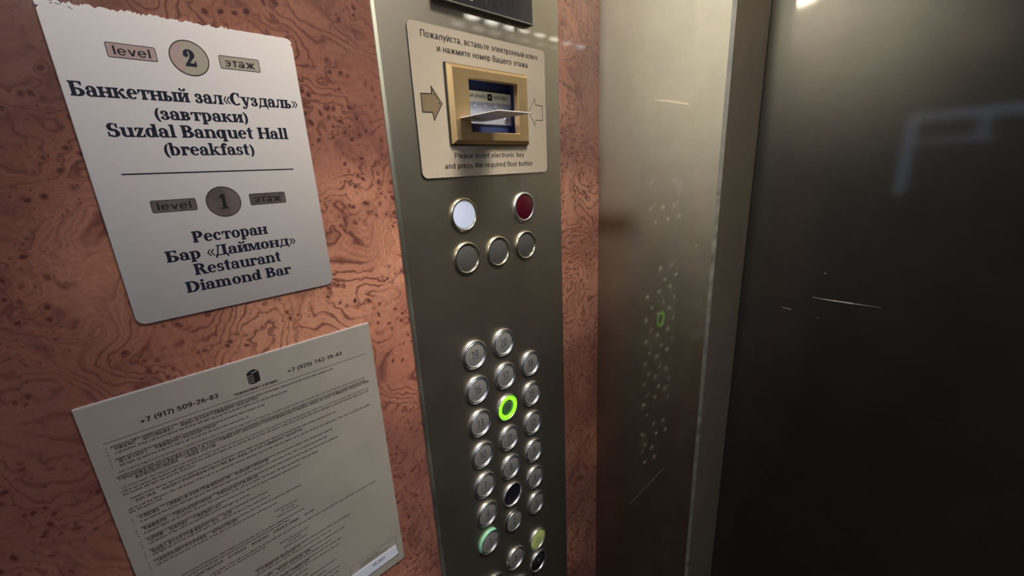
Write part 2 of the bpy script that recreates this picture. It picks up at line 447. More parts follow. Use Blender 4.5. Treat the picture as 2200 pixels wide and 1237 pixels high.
# ------------------------------------------------------------------ lamps of the cabin
def ceiling_spot(x, y, label, lens='lamp_warm', r=0.09):
    t = thing('ceiling_downlight', label, 'ceiling light', (x, y, TOP), 'round downlights in the cabin ceiling')  # also makes the two added fill lamps
    rim = MB()
    n_ = 32
    vs = []; fs = []
    prof2 = [(r + .012, 0.0), (r + .012, -.004), (r + .008, -.007), (r, -.005), (r, -0.001)]
    for i in range(n_):
        a = 2 * PI * i / n_
        for q, z in prof2: vs.append((q * math.cos(a), q * math.sin(a), z))
    for i in range(n_):
        j = (i + 1) % n_
        for q in range(4): fs.append((i * 5 + q, i * 5 + q + 1, j * 5 + q + 1, j * 5 + q))
    rim.add(vs, fs); rim.build('rim', M['lamp_body'], t, space='world', smooth=True)
    len_ = MB(); len_.add([(r * math.cos(2 * PI * i / n_), -r * math.sin(2 * PI * i / n_), -0.0015) for i in range(n_)], [tuple(range(n_))])
    len_.build('lens', M[lens], t, space='world')
    return t
LIGHTS = [(0.40, 0.34, 'round warm downlight in the ceiling above the button panel', 'lamp_warm'),
          (0.10, -0.60, 'round warm downlight in the ceiling above the left rear of the cabin', 'lamp_rear'),
          (0.85, 0.18, 'added dim fill downlight in the ceiling in front of the lift door', 'lamp_fill'),  # unseen fill lamps, added to lift the control panel
          (0.85, -0.45, 'added dim fill downlight in the ceiling over the middle rear of the cabin', 'lamp_fill')]
lamps = [ceiling_spot(*a) for a in LIGHTS]
rear_lamp = lamps[1]

def added_beam(lamp, aim, watts, half_deg, blend, soft=0.10):
    """added spot light that brightens a chosen area, hung from a downlight"""
    ld = bpy.data.lights.new('added_spot', 'SPOT'); ld.energy = watts; ld.color = (1.0, 0.94, 0.80)
    ld.spot_size = math.radians(2 * half_deg); ld.spot_blend = blend; ld.shadow_soft_size = soft
    o = bpy.data.objects.new('added_spot', ld); COL.objects.link(o); o.parent = lamp; o.location = (0, 0, -0.012)
    dv = Vector(aim) - (lamp.location + o.location)
    o.rotation_euler = dv.to_track_quat('-Z', 'Y').to_euler()
added_beam(rear_lamp, (0.03, CORNER, EYE + 0.16), 54.0, 18, 0.95, 0.10)  # added beam that brightens the steel return and the door
added_beam(lamps[0], (0.0, 0.26, EYE - 0.08), 49.0, 18, 1.0, 0.21)  # added beam that gives the control panel area its centred brightness

t = thing('ceiling_light_strip', 'long louvred ceiling light with two rows of white cells', 'ceiling light', (1.195, -0.42, TOP))
tr = MB(); wbox(tr, -0.10, -0.62, -0.012, 0.10, 0.58, 0.0)
tr.build('tray', M['lamp_body'], t, space='world')
for k in range(10):
    for r_ in range(2):
        ce = MB(); y = 0.507 - k * 0.113; x = -0.050 + r_ * 0.100
        ce.add([(x - .013, y - .032, -.0125), (x - .013, y + .032, -.0125), (x + .013, y + .032, -.0125), (x + .013, y - .032, -.0125)], [(0, 1, 2, 3)])
        ce.build('light_cell', M['lamp_cool' if r_ == 0 else 'lamp_cool_dim'], t, space='world')

# lit display case on the rear wall: seen as a blue outline in the dark door
t = thing('display_case', 'dark display case outlined by blue light strips on the rear wall', 'display case', (0.60, REAR, EYE))
d_ = MB(); wbox(d_, -0.36, 0, -0.42, 0.30, 0.02, 0.14)
d_.build('case_body', M['poster_dark'], t, space='world')
def strip(x0, z0, x1, z1):
    s_ = MB(); wbox(s_, x0, 0.0205, z0, x1, 0.024, z1); s_.build('light_strip', M['blue_strip'], t, space='world')
strip(-0.365, 0.116, 0.30, 0.138)
strip(-0.365, -0.17, -0.342, 0.115)
strip(-0.341, 0.028, -0.12, 0.038)
strip(-0.165, 0.039, -0.149, 0.115)

# ------------------------------------------------------------------ lettering
FONT_CACHE = {}
def sans(text, offset=0.0):
    """outline of a text in the built-in sans face: (verts, faces, xmin, xmax)"""
    key = (text, offset)
    if key in FONT_CACHE: return FONT_CACHE[key]
    c = bpy.data.curves.new('lettering', 'FONT'); c.body = text; c.resolution_u = 3; c.offset = offset
    o = bpy.data.objects.new('lettering', c); COL.objects.link(o)
    dg = bpy.context.evaluated_depsgraph_get(); ev = o.evaluated_get(dg); me = ev.to_mesh()
    vs = [(v.co.x, v.co.y) for v in me.vertices]; fs = [tuple(p.vertices) for p in me.polygons]
    ev.to_mesh_clear(); bpy.data.objects.remove(o); bpy.data.curves.remove(c)
    xs = [v[0] for v in vs]
    FONT_CACHE[key] = (vs, fs, min(xs), max(xs))
    return FONT_CACHE[key]

def put_sans(mb, text, ua, ub, vbase, cap, h, offset=0.0, capunit=0.70):
    vs, fs, x0, x1 = sans(text, offset)
    k = (ub - ua) / (x1 - x0); ky = cap / capunit
    mb.add([(ua + (x - x0) * k, vbase + y * ky, h) for x, y in vs], fs)

# a bold serif face drawn from stems, bowls and balls; capital height 1, x-height 0.72
W_, T_, X_ = 0.20, 0.075, 0.72
class G:
    def __init__(s): s.p = []
    def r(s, x0, y0, x1, y1): s.p.append([(x0, y0), (x1, y0), (x1, y1), (x0, y1)]); return s
    def q(s, *pts): s.p.append(list(pts)); return s
    def st(s, x, y0, y1, top='b', bot='b', w=W_, o=0.075):
        s.r(x, y0, x + w, y1)
        for side, y, sg in ((top, y1, -1), (bot, y0, 1)):
            if not side: continue
            a = x - (o if side in 'bl' else 0); b_ = x + w + (o if side in 'br' else 0)
            s.r(a, min(y, y + sg * T_), b_, max(y, y + sg * T_))
            if side in 'bl': s.q((x, y + sg * T_ * .9), (x - o * .8, y + sg * T_ * .9), (x, y + sg * T_ * 1.7)) if sg > 0 else s.q((x, y + sg * T_ * 1.7), (x - o * .8, y + sg * T_ * .9), (x, y + sg * T_ * .9))
            if side in 'br': s.q((x + w, y + sg * T_ * 1.7), (x + w + o * .8, y + sg * T_ * .9), (x + w, y + sg * T_ * .9)) if sg > 0 else s.q((x + w, y + sg * T_ * .9), (x + w + o * .8, y + sg * T_ * .9), (x + w, y + sg * T_ * 1.7))
        return s
    def e(s, cx, cy, rx, ry, wl, wt, a0=0, a1=360, wr=None):
        """elliptic ring: wl thickness at left, wr at right, wt at top and bottom"""
        wr = wl if wr is None else wr
        irx = rx - (wl + wr) / 2; icx = cx + (wl - wr) / 2; iry = ry - wt
        n_ = max(4, int(abs(a1 - a0) / 12)); pr = None
        for i in range(n_ + 1):
            a = math.radians(a0 + (a1 - a0) * i / n_)
            o = (cx + rx * math.cos(a), cy + ry * math.sin(a)); k = (icx + irx * math.cos(a), cy + iry * math.sin(a))
            if pr: s.p.append([pr[1], pr[0], o, k])
            pr = (o, k)
        return s
    def d(s, cx, cy, r): s.p.append([(cx + r * math.cos(i * PI / 7), cy + r * math.sin(i * PI / 7)) for i in range(14)]); return s
    def l(s, x0, y0, x1, y1, w, w1=None):
        w1 = w if w1 is None else w1
        s.p.append([(x0, y0), (x0 + w, y0), (x1 + w1, y1), (x1, y1)]); return s
GL = {}
def g(ch, adv): k = G(); GL[ch] = (k, adv); return k
def gl_a(k): k.e(.23, .20, .23, .215, .17, .07, 60, 360, .1).st(.36, .05, .5, None, None).e(.29, .47, .27, .265, .14, .08, 0, 160, .20).d(.11, .52, .095).r(.36, 0, .64, .075).r(.36, .03, .56, .2); return k
def gl_o(k): k.e(.32, .36, .32, .375, .21, .07); return k
def gl_e(k): k.e(.31, .36, .31, .375, .21, .07, 0, 318, .17).r(.15, .36, .60, .43); return k
def gl_c(k): k.e(.31, .36, .31, .375, .21, .07, 50, 318, .17).d(.48, .55, .095); return k
def gl_p(k, x=0): k.st(.06, -.28, .72, 'l', 'b').e(.36, .36, .30, .375, .12, .07, -140, 140, .21); return k
def gl_y(k): k.l(.24, 0, .02, .72, .20, .22).r(-.04, .65, .32, .72).l(.33, .02, .54, .72, .085, .085).r(.44, .65, .72, .72).l(.24, -.17, .335, .05, .09, .09).e(.19, -.14, .15, .13, .09, .08, 230, 360, .09).d(.10, -.17, .085); return k
def gl_i_cyr(k): k.st(.06, 0, .72).st(.50, 0, .72).q((.24, .10), (.30, .10), (.52, .60), (.46, .62)).q((.24, .04), (.24, .2), (.52, .68), (.52, .5)); return k
def gl_soft(k): k.st(.06, 0, .72, 'b', 'l').e(.30, .20, .28, .215, .1, .07, -95, 95, .20).r(.2, .345, .32, .415).r(.2, 0, .32, .07); return k
gl_a(g('а', .68)); gl_a(g('a', .68)); gl_o(g('о', .70)); gl_o(g('o', .70)); gl_e(g('е', .67)); gl_e(g('e', .67)); gl_c(g('с', .66))
gl_p(g('р', .74)); gl_y(g('у', .74))
g('н', .82).st(.06, 0, .72).st(.52, 0, .72).r(.2, .32, .6, .40)
k = g('к', .80); k.st(.06, 0, .72).l(.25, .34, .48, .64, .10, .10).d(.60, .62, .095).l(.52, 0, .28, .42, .24, .18).r(.48, 0, .82, .075)
k = g('т', .74); k.st(.26, 0, .72, None, 'b').r(.02, .64, .70, .72).q((.02, .72), (.02, .46), (.07, .46), (.15, .66)).q((.70, .72), (.57, .66), (.65, .46), (.70, .46))
k = g('ы', .98); gl_soft(k); k.st(.68, 0, .72)
gl_soft(g('ь', .64))
gl_i_cyr(g('и', .80)); k = g('й', .80); gl_i_cyr(k); k.e(.38, .97, .17, .14, .07, .085, 190, 350).d(.23, .97, .08).d(.53, .97, .08)
k = g('з', .60); k.e(.25, .53, .24, .20, .1, .065, -85, 150, .18).e(.26, .20, .27, .215, .1, .07, -155, 85, .20).r(.16, .34, .30, .40).d(.11, .55, .09).d(.10, .15, .10)
k = g('л', .76); k.st(.46, 0, .72, 'r', 'b').r(.14, .65, .5, .72).l(.12, .08, .20, .72, .085, .085).d(.10, .10, .10).e(.1, .09, .11, .1, .07, .07, 250, 360)
k = g('д', .82); k.r(.50, .05, .70, .72).r(.14, .65, .77, .72).l(.10, .06, .22, .70, .085, .085).r(.03, .0, .78, .08).q((.03, .05), (.03, -.20), (.08, -.20), (.16, .05)).q((.65, .05), (.73, -.20), (.78, -.20), (.78, .05))
k = g('в', .68); k.st(.06, 0, .72, 'l', 'l').e(.30, .53, .27, .19, .1, .065, -90, 90, .18).e(.31, .20, .30, .20, .1, .07, -90, 90, .20).r(.2, .655, .32, .72).r(.2, .34, .36, .40).r(.2, 0, .32, .07)
k = g('м', .98); k.st(.05, 0, .72, 'l', 'b', w=.09).st(.66, 0, .72, 'r', 'b').l(.32, .02, .10, .72, .16, .20).l(.37, .02, .62, .72, .09, .09)
# capitals
k = g('Б', .84); k.st(.06, 0, 1.0, 'l', 'l', w=.23).r(.2, .925, .68, 1.0).q((.50, .95), (.62, .74), (.68, .74), (.68, 1.0)).e(.40, .27, .36, .285, .1, .08, -95, 95, .24).r(.2, .475, .42, .555).r(.2, -.012, .42, .07)
k = g('С', .88); k.e(.44, .5, .44, .52, .26, .08, 52, 312, .2).r(.68, .66, .74, 1.0).q((.60, .90), (.70, .64), (.74, .64), (.74, .92)); GL['C'] = GL['С']
k = g('Р', .80); k.st(.06, 0, 1.0, 'l', 'b', w=.23).e(.36, .71, .37, .30, .1, .08, -92, 92, .24).r(.2, .92, .38, 1.0).r(.2, .41, .38, .49); GL['P'] = GL['Р']
k = g('Д', .98); k.r(.58, .05, .81, 1.0).r(.18, .92, .90, 1.0).l(.12, .06, .27, .98, .09, .09).r(.03, 0, .94, .085).q((.03, .05), (.03, -.22), (.09, -.22), (.19, .05)).q((.78, .05), (.88, -.22), (.94, -.22), (.94, .05))
k = g('S', .72); k.e(.33, .73, .30, .29, .23, .08, 60, 235, .2).e(.34, .27, .34, .29, .2, .08, -140, 55, .24).q((.10, .62), (.17, .47), (.63, .36), (.56, .52)).q((.05, .66), (.14, .50), (.60, .40), (.52, .55)).r(.55, .70, .61, 1.0).q((.47, .93), (.55, .68), (.61, .68), (.61, .95)).r(.03, .02, .09, .34).q((.03, .36), (.03, .05), (.14, .10), (.09, .36))
k = g('B', .84); k.st(.06, 0, 1.0, 'l', 'l', w=.23).e(.38, .75, .32, .25, .1, .075, -92, 92, .22).e(.40, .27, .38, .27, .1, .08, -92, 92, .24).r(.2, .925, .4, 1.0).r(.2, .49, .44, .56).r(.2, 0, .42, .08)
k = g('H', .98); k.st(.06, 0, 1.0, w=.23).st(.64, 0, 1.0, w=.23).r(.2, .47, .7, .55)
k = g('R', .92); k.st(.06, 0, 1.0, 'l', 'b', w=.23).e(.37, .74, .35, .26, .1, .08, -92, 92, .23).r(.2, .92, .38, 1.0).r(.2, .46, .42, .54).l(.60, 0, .36, .50, .26, .22).r(.56, 0, .95, .075)
k = g('D', .92); k.st(.06, 0, 1.0, 'l', 'l', w=.23).e(.40, .5, .47, .5, .1, .08, -92, 92, .25).r(.2, .92, .42, 1.0).r(.2, 0, .42, .08)
# small latin
k = g('u', .80); k.st(.08, .2, .72, 'l', None).e(.33, .22, .25, .23, .2, .09, 180, 330, .1).st(.50, 0, .72, 'l', 'r')
k = g('z', .64); k.r(.04, .64, .56, .72).r(.04, 0, .58, .075).l(.03, .03, .34, .69, .22, .22).q((.04, .70), (.04, .48), (.10, .48), (.16, .68)).q((.45, .03), (.53, .24), (.59, .24), (.59, .03))
def bowl(k, x): k.e(x, .36, .30, .375, .21, .07); return k
k = g('d', .78); bowl(k, .30).st(.46, .02, 1.03, 'l', 'r')
k = g('b', .76); k.st(.06, .0, 1.03, 'l', None).e(.38, .36, .30, .375, .12, .07, -150, 150, .21)
k = g('q', .78); bowl(k, .30).st(.46, -.28, .72, None, 'b')
k = g('l', .40); k.st(.10, 0, 1.03, 'l', 'b')
k = g('i', .40); k.st(.10, 0, .72, 'l', 'b').d(.20, .92, .115)
k = g('n', .82); k.st(.08, 0, .72, 'l', 'b').e(.45, .42, .27, .31, .1, .09, 0, 150, .20).st(.52, 0, .45, None, 'b')
k = g('m', 1.22); k.st(.08, 0, .72, 'l', 'b').e(.42, .42, .24, .31, .1, .09, 0, 150, .19).st(.47, 0, .45, None, 'b', w=.19).e(.80, .42, .24, .31, .1, .09, 0, 150, .19).st(.86, 0, .45, None, 'b', w=.19)
k = g('r', .62); k.st(.08, 0, .72, 'l', 'b').e(.42, .46, .22, .265, .1, .10, 50, 160, .1).d(.51, .57, .105)
k = g('t', .52); k.st(.12, .14, .90, None, None).q((.12, .88), (.12, .72), (.32, .98), (.32, 1.0)).r(.01, .645, .46, .72).e(.33, .17, .21, .185, .2, .08, 180, 300, .1)
k = g('k', .84); k.st(.08, 0, 1.03, 'l', 'b').l(.27, .30, .50, .66, .10, .10).r(.42, .65, .76, .72).l(.54, 0, .30, .42, .24, .18).r(.50, 0, .86, .075)
k = g('f', .50); k.st(.12, 0, .80, None, 'b').e(.34, .80, .22, .24, .2, .09, 50, 180, .1).d(.45, .91, .09).r(.01, .645, .46, .72)
k = g('s', .56); k.e(.25, .53, .22, .20, .18, .07, 55, 235, .15).e(.26, .20, .25, .21, .16, .07, -140, 55, .18).q((.07, .45), (.13, .34), (.49, .25), (.43, .37)).r(.40, .48, .45, .72).q((.34, .66), (.40, .46), (.45, .46), (.45, .68)).r(.03, .01, .08, .25)
k = g('(', .40); k.e(.46, .36, .40, .62, .17, .0, 118, 242, .1)
k = g(')', .40); k.e(-.06, .36, .40, .62, .1, .0, -62, 62, .17)
k = g('«', .56); k.l(.04, .36, .22, .66, .08).l(.22, .06, .04, .36, .08).l(.28, .36, .46, .66, .08).l(.46, .06, .28, .36, .08)
k = g('»', .56); k.l(.22, .36, .04, .66, .08).l(.04, .06, .22, .36, .08).l(.46, .36, .28, .66, .08).l(.28, .06, .46, .36, .08)
k = g('2', .70); k.e(.32, .71, .29, .30, .22, .08, -38, 165, .24).d(.15, .68, .13).q((.03, 0), (.17, .06), (.57, .56), (.38, .60)).q((.03, 0), (.62, 0), (.62, .18), (.10, .18)).q((.55, .1), (.58, .32), (.64, .32), (.64, .05))
k = g('1', .56); k.st(.18, 0, 1.0, None, 'b', w=.23, o=.13).q((.18, 1.0), (.04, .84), (.04, .76), (.18, .80))
GL[' '] = (G(), .36)

# a plain sans face drawn the same way
GS = {}
S_ = .125
def h(ch, adv):
    k = G(); k.v = lambda x, y0, y1, w=S_: k.r(x, y0, x + w, y1)
    for c_ in ch: GS[c_] = (k, adv)
    return k
k = h('аa', .60); k.e(.22, .20, .21, .21, S_, .11).v(.37, 0, .52).e(.26, .50, .236, .245, S_, .11, 0, 155)
k = h('оo', .62); k.e(.29, .365, .27, .38, S_, .115)
k = h('еe', .61); k.e(.29, .365, .27, .38, S_, .11, 0, 322).r(.06, .32, .54, .42)
k = h('сc', .58); k.e(.29, .365, .27, .38, S_, .115, 42, 318)
k = h('рp', .63); k.v(.04, -.26, .73).e(.33, .365, .25, .38, S_, .115)
k = h('уy', .54); k.l(.21, 0, .01, .73, S_).l(.12, -.20, .40, .73, S_).r(.03, -.26, .20, -.16)
k = h('ж', .82); k.v(.33, 0, .73).l(.0, 0, .24, .38, .15).l(.01, .73, .24, .36, .15).l(.64, 0, .40, .38, .15).l(.63, .73, .40, .36, .15)
k = h('л', .62); k.v(.44, 0, .73).r(.13, .62, .5, .73).l(.02, 0, .13, .73, S_)
k = h('д', .66); k.v(.42, .05, .73).r(.14, .62, .5, .73).l(.07, .05, .14, .73, S_).r(0, 0, .62, .11).r(0, -.17, .11, .1).r(.51, -.17, .62, .1)
k = h('й', .62); k.v(.04, 0, .73).v(.44, 0, .73).l(.10, .0, .40, .73, .12).e(.30, .98, .14, .13, .08, .08, 190, 350)
k = h('и', .62); k.v(.04, 0, .73).v(.44, 0, .73).l(.10, .0, .40, .73, .12)
k = h('т', .50); k.v(.18, 0, .73).r(.01, .62, .48, .73)
k = h(',', .26); k.q((.06, .0), (.03, -.16), (.10, -.16), (.19, 0)).r(.06, 0, .19, .13)
k = h('.', .26); k.r(.06, 0, .19, .13)
def vv(k): k.v(.04, 0, .73).e(.28, .53, .21, .20, S_, .10, -90, 90).e(.29, .205, .23, .205, S_, .105, -90, 90).r(.1, .63, .3, .73).r(.1, .33, .32, .42).r(.1, 0, .3, .105)
vv(h('в', .57))
k = h('ь', .56); k.v(.04, 0, .73).e(.27, .22, .23, .22, S_, .105, -90, 90).r(.1, 0, .3, .105).r(.1, .335, .3, .44)
k = h('ы', .78); k.v(.04, 0, .73).e(.27, .22, .22, .22, S_, .105, -90, 90).r(.1, 0, .3, .105).r(.1, .335, .3, .44).v(.60, 0, .73)
k = h('э', .58); k.e(.25, .365, .27, .38, S_, .115, -135, 135).r(.14, .315, .44, .42)
k = h('к', .56); k.v(.04, 0, .73).l(.15, .34, .36, .73, .15).l(.38, 0, .18, .42, .15)
k = h('н', .62); k.v(.04, 0, .73).v(.44, 0, .73).r(.1, .315, .5, .42)
k = h('п', .61); k.v(.04, 0, .73).v(.43, 0, .73).r(.1, .62, .5, .73)
k = h('ю', .86); k.v(.04, 0, .73).r(.1, .315, .32, .42).e(.54, .365, .26, .38, S_, .115)
k = h('ч', .59); k.v(.42, 0, .73).r(.04, .47, .165, .73).e(.26, .46, .22, .20, S_, .105, 180, 280).r(.25, .26, .5, .365)
k = h('м', .76); k.v(.04, 0, .73).v(.58, 0, .73).l(.29, 0, .05, .73, .14).l(.33, 0, .57, .73, .14)
k = h('ш', .86); k.v(.04, 0, .73).v(.365, 0, .73).v(.69, 0, .73).r(.1, 0, .75, .11)
k = h('г', .44); k.v(.04, 0, .73).r(.1, .62, .42, .73)
k = h('х', .54); k.l(0, 0, .36, .73, .15).l(.36, 0, 0, .73, .15)
k = h('я', .59); k.v(.40, 0, .73).e(.28, .52, .23, .21, S_, .105, 90, 270).r(.27, .62, .5, .73).r(.27, .31, .5, .41).l(.03, 0, .25, .36, .15)
k = h('б', .61); k.e(.29, .35, .27, .36, S_, .115).l(.02, .36, .06, .75, .125).e(.36, .72, .32, .26, S_, .11, 95, 180).r(.34, .88, .54, .98)
k = h('з', .54); k.e(.23, .53, .22, .20, S_, .10, -85, 140).e(.24, .205, .24, .215, S_, .105, -140, 85).r(.14, .33, .28, .41)
k = h('П', .76); k.v(.06, 0, 1).v(.57, 0, 1).r(.1, .885, .6, 1)
k = h('ВB', .70); k.v(.06, 0, 1).e(.36, .74, .27, .26, S_, .11, -90, 90).e(.37, .28, .30, .28, S_, .115, -90, 90).r(.1, .89, .38, 1).r(.1, .47, .38, .57).r(.1, 0, .38, .115)
k = h('P', .70); k.v(.06, 0, 1).e(.36, .71, .29, .29, S_, .115, -90, 90).r(.1, .885, .38, 1).r(.1, .42, .38, .535)
k = h('l', .22); k.v(.05, 0, 1)
k = h('i', .22); k.v(.05, 0, .73).r(.05, .86, .175, 1)
k = h('s', .54); k.e(.25, .54, .21, .20, S_, .10, 30, 265).e(.26, .20, .23, .21, S_, .105, -150, 85).q((.16, .36), (.22, .45), (.36, .40), (.30, .30))
def arch(k, x=.04): k.v(x, 0, .73).e(x + .26, .46, .235, .28, S_, .11, 0, 150).v(x + .37, 0, .47)
k = h('n', .60); arch(k)
k = h('h', .60); arch(k); k.v(.04, 0, 1)
k = h('r', .38); k.v(.04, 0, .73).e(.33, .44, .22, .29, S_, .12, 80, 165)
k = h('u', .60); k.v(.04, .26, .73).v(.41, 0, .73).e(.275, .27, .235, .28, S_, .11, 180, 330)
k = h('t', .34); k.v(.10, .14, .93).r(.0, .63, .32, .73).e(.27, .17, .17, .17, S_, .10, 180, 285)
k = h('k', .56); k.v(.04, 0, 1).l(.15, .32, .37, .73, .15).l(.38, 0, .18, .42, .15)
k = h('d', .63); k.v(.43, 0, 1).e(.30, .365, .25, .38, S_, .115)
k = h('b', .63); k.v(.04, 0, 1).e(.33, .365, .25, .38, S_, .115)
k = h('q', .63); k.v(.43, -.26, .73).e(.30, .365, .25, .38, S_, .115)
k = h('f', .32); k.v(.09, 0, .80).r(.0, .63, .32, .73).e(.29, .80, .20, .21, S_, .11, 80, 180)
k = h('v', .54); k.l(.20, 0, .01, .73, .13).l(.20, 0, .39, .73, .13)
k = h('0', .66); k.e(.32, .5, .28, .51, S_, .12)
k = h('1', .46); k.v(.24, 0, 1).q((.24, 1), (.05, .84), (.05, .71), (.24, .85))
k = h('2', .64); k.e(.30, .70, .26, .31, S_, .115, -32, 170).q((.04, .04), (.20, .10), (.54, .60), (.40, .62)).r(.04, 0, .57, .12)
k = h('3', .64); k.e(.29, .74, .245, .27, S_, .11, -85, 160).e(.30, .275, .265, .285, S_, .115, -160, 85).r(.20, .47, .36, .57)
k = h('4', .66); k.v(.40, 0, 1).r(.03, .23, .62, .34).q((.03, .34), (.03, .23), (.17, .32), (.42, 1.0), (.36, 1.0))
k = h('5', .64); k.r(.11, .885, .54, 1).l(.06, .42, .11, .98, .125).e(.29, .32, .275, .33, S_, .115, -150, 140)
k = h('6', .64); k.e(.31, .31, .265, .32, S_, .115).e(.34, .52, .295, .49, S_, .11, 60, 200)
k = h('7', .60); k.r(.04, .885, .56, 1).l(.15, 0, .43, .93, .13)
k = h('8', .64); k.e(.31, .745, .235, .265, S_, .105).e(.31, .28, .27, .29, S_, .115)
k = h('9', .64); k.e(.31, .69, .265, .32, S_, .115).e(.28, .48, .295, .49, S_, .11, -120, 20)
k = h('+', .70); k.r(.06, .32, .62, .43).r(.285, .10, .395, .65)
k = h('-', .42); k.r(.05, .32, .36, .44)
k = h('(', .34); k.e(.40, .38, .32, .66, .13, .0, 118, 242, .10)
k = h(')', .34); k.e(-.08, .38, .32, .66, .10, .0, -62, 62, .13)
k = h('g', .63); k.v(.43, -.10, .73).e(.30, .365, .25, .38, S_, .115).e(.29, -.06, .26, .22, S_, .11, 190, 355)
k = h('w', .78); k.l(.16, 0, .0, .73, .13).l(.17, 0, .31, .73, .11).l(.47, 0, .34, .73, .11).l(.48, 0, .63, .73, .13)
k = h('m', .92); k.v(.04, 0, .73).e(.26, .46, .215, .28, S_, .11, 0, 150).v(.35, 0, .47).e(.57, .46, .215, .28, S_, .11, 0, 150).v(.66, 0, .47)
k = h('ф', .88); k.v(.37, -.26, 1).e(.28, .365, .25, .36, S_, .115).e(.58, .365, .25, .36, S_, .115)
k = h('ТT', .66); k.v(.26, 0, 1).r(.02, .88, .63, 1)
k = h('Е', .66); k.v(.06, 0, 1).r(.1, .88, .6, 1).r(.1, .45, .56, .56).r(.1, 0, .61, .12)
k = h('Х', .68); k.l(.0, 0, .46, 1, .17).l(.46, 0, .0, 1, .17)
k = h('Н', .74); k.v(.06, 0, 1).v(.55, 0, 1).r(.1, .45, .6, .56)
k = h('О', .80); k.e(.39, .5, .36, .51, .14, .12)
k = h('Л', .74); k.v(.55, 0, 1).r(.2, .88, .6, 1).l(.03, 0, .18, 1, .13)
k = h('И', .76); k.v(.06, 0, 1).v(.57, 0, 1).l(.13, 0, .51, 1, .13)
k = h('Ф', .90); k.v(.38, -.02, 1.02).e(.44, .5, .40, .36, .14, .12)
k = h('С', .76); k.e(.39, .5, .36, .51, .14, .12, 42, 318)
k = h('Р', .68); k.v(.06, 0, 1).e(.36, .71, .29, .29, S_, .115, -90, 90).r(.1, .885, .38, 1).r(.1, .42, .38, .535)
GS[' '] = (G(), .30)

def put_glyphs(mb, font, text, ua, ub, vbase, cap, h_, bold=0.0, gap=0.035):
    x = 0.0; out = []
    for ch in text:
        gg, adv = font[ch]
        for pl in gg.p:
            pl = [p for n_, p in enumerate(pl) if (Vector(p) - Vector(pl[n_ - 1])).length > 1e-5]
            if len(pl) < 3: continue
            ar = sum(pl[n_ - 1][0] * p[1] - p[0] * pl[n_ - 1][1] for n_, p in enumerate(pl))
            if ar < 0: pl = pl[::-1]
            if bold: pl = inset(pl, -bold)
            out.append([(px + x, py) for px, py in pl])
        x += adv + gap
    xs = [p[0] for pl in out for p in pl]; x0, x1 = min(xs), max(xs); kx = (ub - ua) / (x1 - x0)
    for n_, pl in enumerate(out): mb.poly([(ua + (px - x0) * kx, vbase + py * cap) for px, py in pl], h_ + (n_ % 9) * 6e-6)
def put_serif(mb, text, ua, ub, vbase, cap, h_): put_glyphs(mb, GL, text, ua, ub, vbase, cap, h_, 0.012, 0.0)
def put_plain(mb, text, ua, ub, vbase, cap, h_, bold=0.0): put_glyphs(mb, GS, text, ua, ub, vbase, cap, h_, bold)

# ------------------------------------------------------------------ the floor guide sign
SO = (0.0, 0.066, EYE + 0.01)
sign = thing('floor_guide_sign', 'large champagne metal sign reading level 2 and level 1, screwed on burl wall', 'sign', SO)
th = 0.0014
pts = rrect(-0.0035, -0.0922, 0.1352, 0.1085, 0.006)
b = MB(); b.prism(pts, 0.0, th, 0.0003); b.build('plate', M['sign'], sign, SO)
# torn protective film along the top edge
top = []; x = 0.1290
while x > -0.0030:
    f = (0.1352 - x) / 0.139
    base_ = 0.1100 if f < 0.30 else 0.1103
    amp = 0.0002 if f < 0.28 else 0.0013
    top.append((x, base_ + random.uniform(-amp, amp * 0.7)))
    x -= random.uniform(0.0006, 0.0022) if f > 0.28 else 0.004
film = [(-0.0034, 0.1062), (0.1351, 0.1062), (0.1345, 0.1080), (0.1325, 0.1096)] + top + [(-0.0036, 0.1085)]
b = MB(); b.prism(film, th - 0.0006, th + 0.000006)
fo = b.build('protective_film', M['sign'], sign, SO); fo['label'] = 'torn protective film along the top edge'
b = MB()
for q, (xx, yy, L_) in enumerate(((.0030, .1080, .0016), (.0052, .1086, .0024), (.0074, .1088, .0012), (.0104, .1078, .0018))):
    b.stroke(xx, yy, xx + L_, yy + (.0010, -.0006, .0012, -.0012)[q], .00035, th + .0001, .0001)
b.build('film_shred', M['ink_black'], sign, SO)
H = th + 0.00008
def serif_part(rows):
    b = MB()
    for tx, a, c_, vb, cap in rows: put_serif(b, tx, a, c_, vb, cap, H)
    return b
serif_part([('Банкетный зал«Суздаль»', -.0003, .1312, .0583, .0083), ('(завтраки)', .0375, .0930, .0462, .0078),
            ('Suzdal Banquet Hall', .0113, .1195, .0346, .0081), ('(breakfast)', .0374, .0927, .0227, .0080)]).build('banquet_hall_lettering', M['ink_blue'], sign, SO)
serif_part([('Ресторан', .0401, .0902, -.0392, .0081), ('Бар «Даймонд»', .0221, .1097, -.0510, .0079),
            ('Restaurant', .0362, .0958, -.0632, .0083), ('Diamond Bar', .0287, .1019, -.0754, .0081)]).build('restaurant_lettering', M['ink_blue'], sign, SO)
b = MB(); b.box(.0118, .0104, th, .1189, .0113, H); b.build('divider_line', M['ink_blue'], sign, SO)

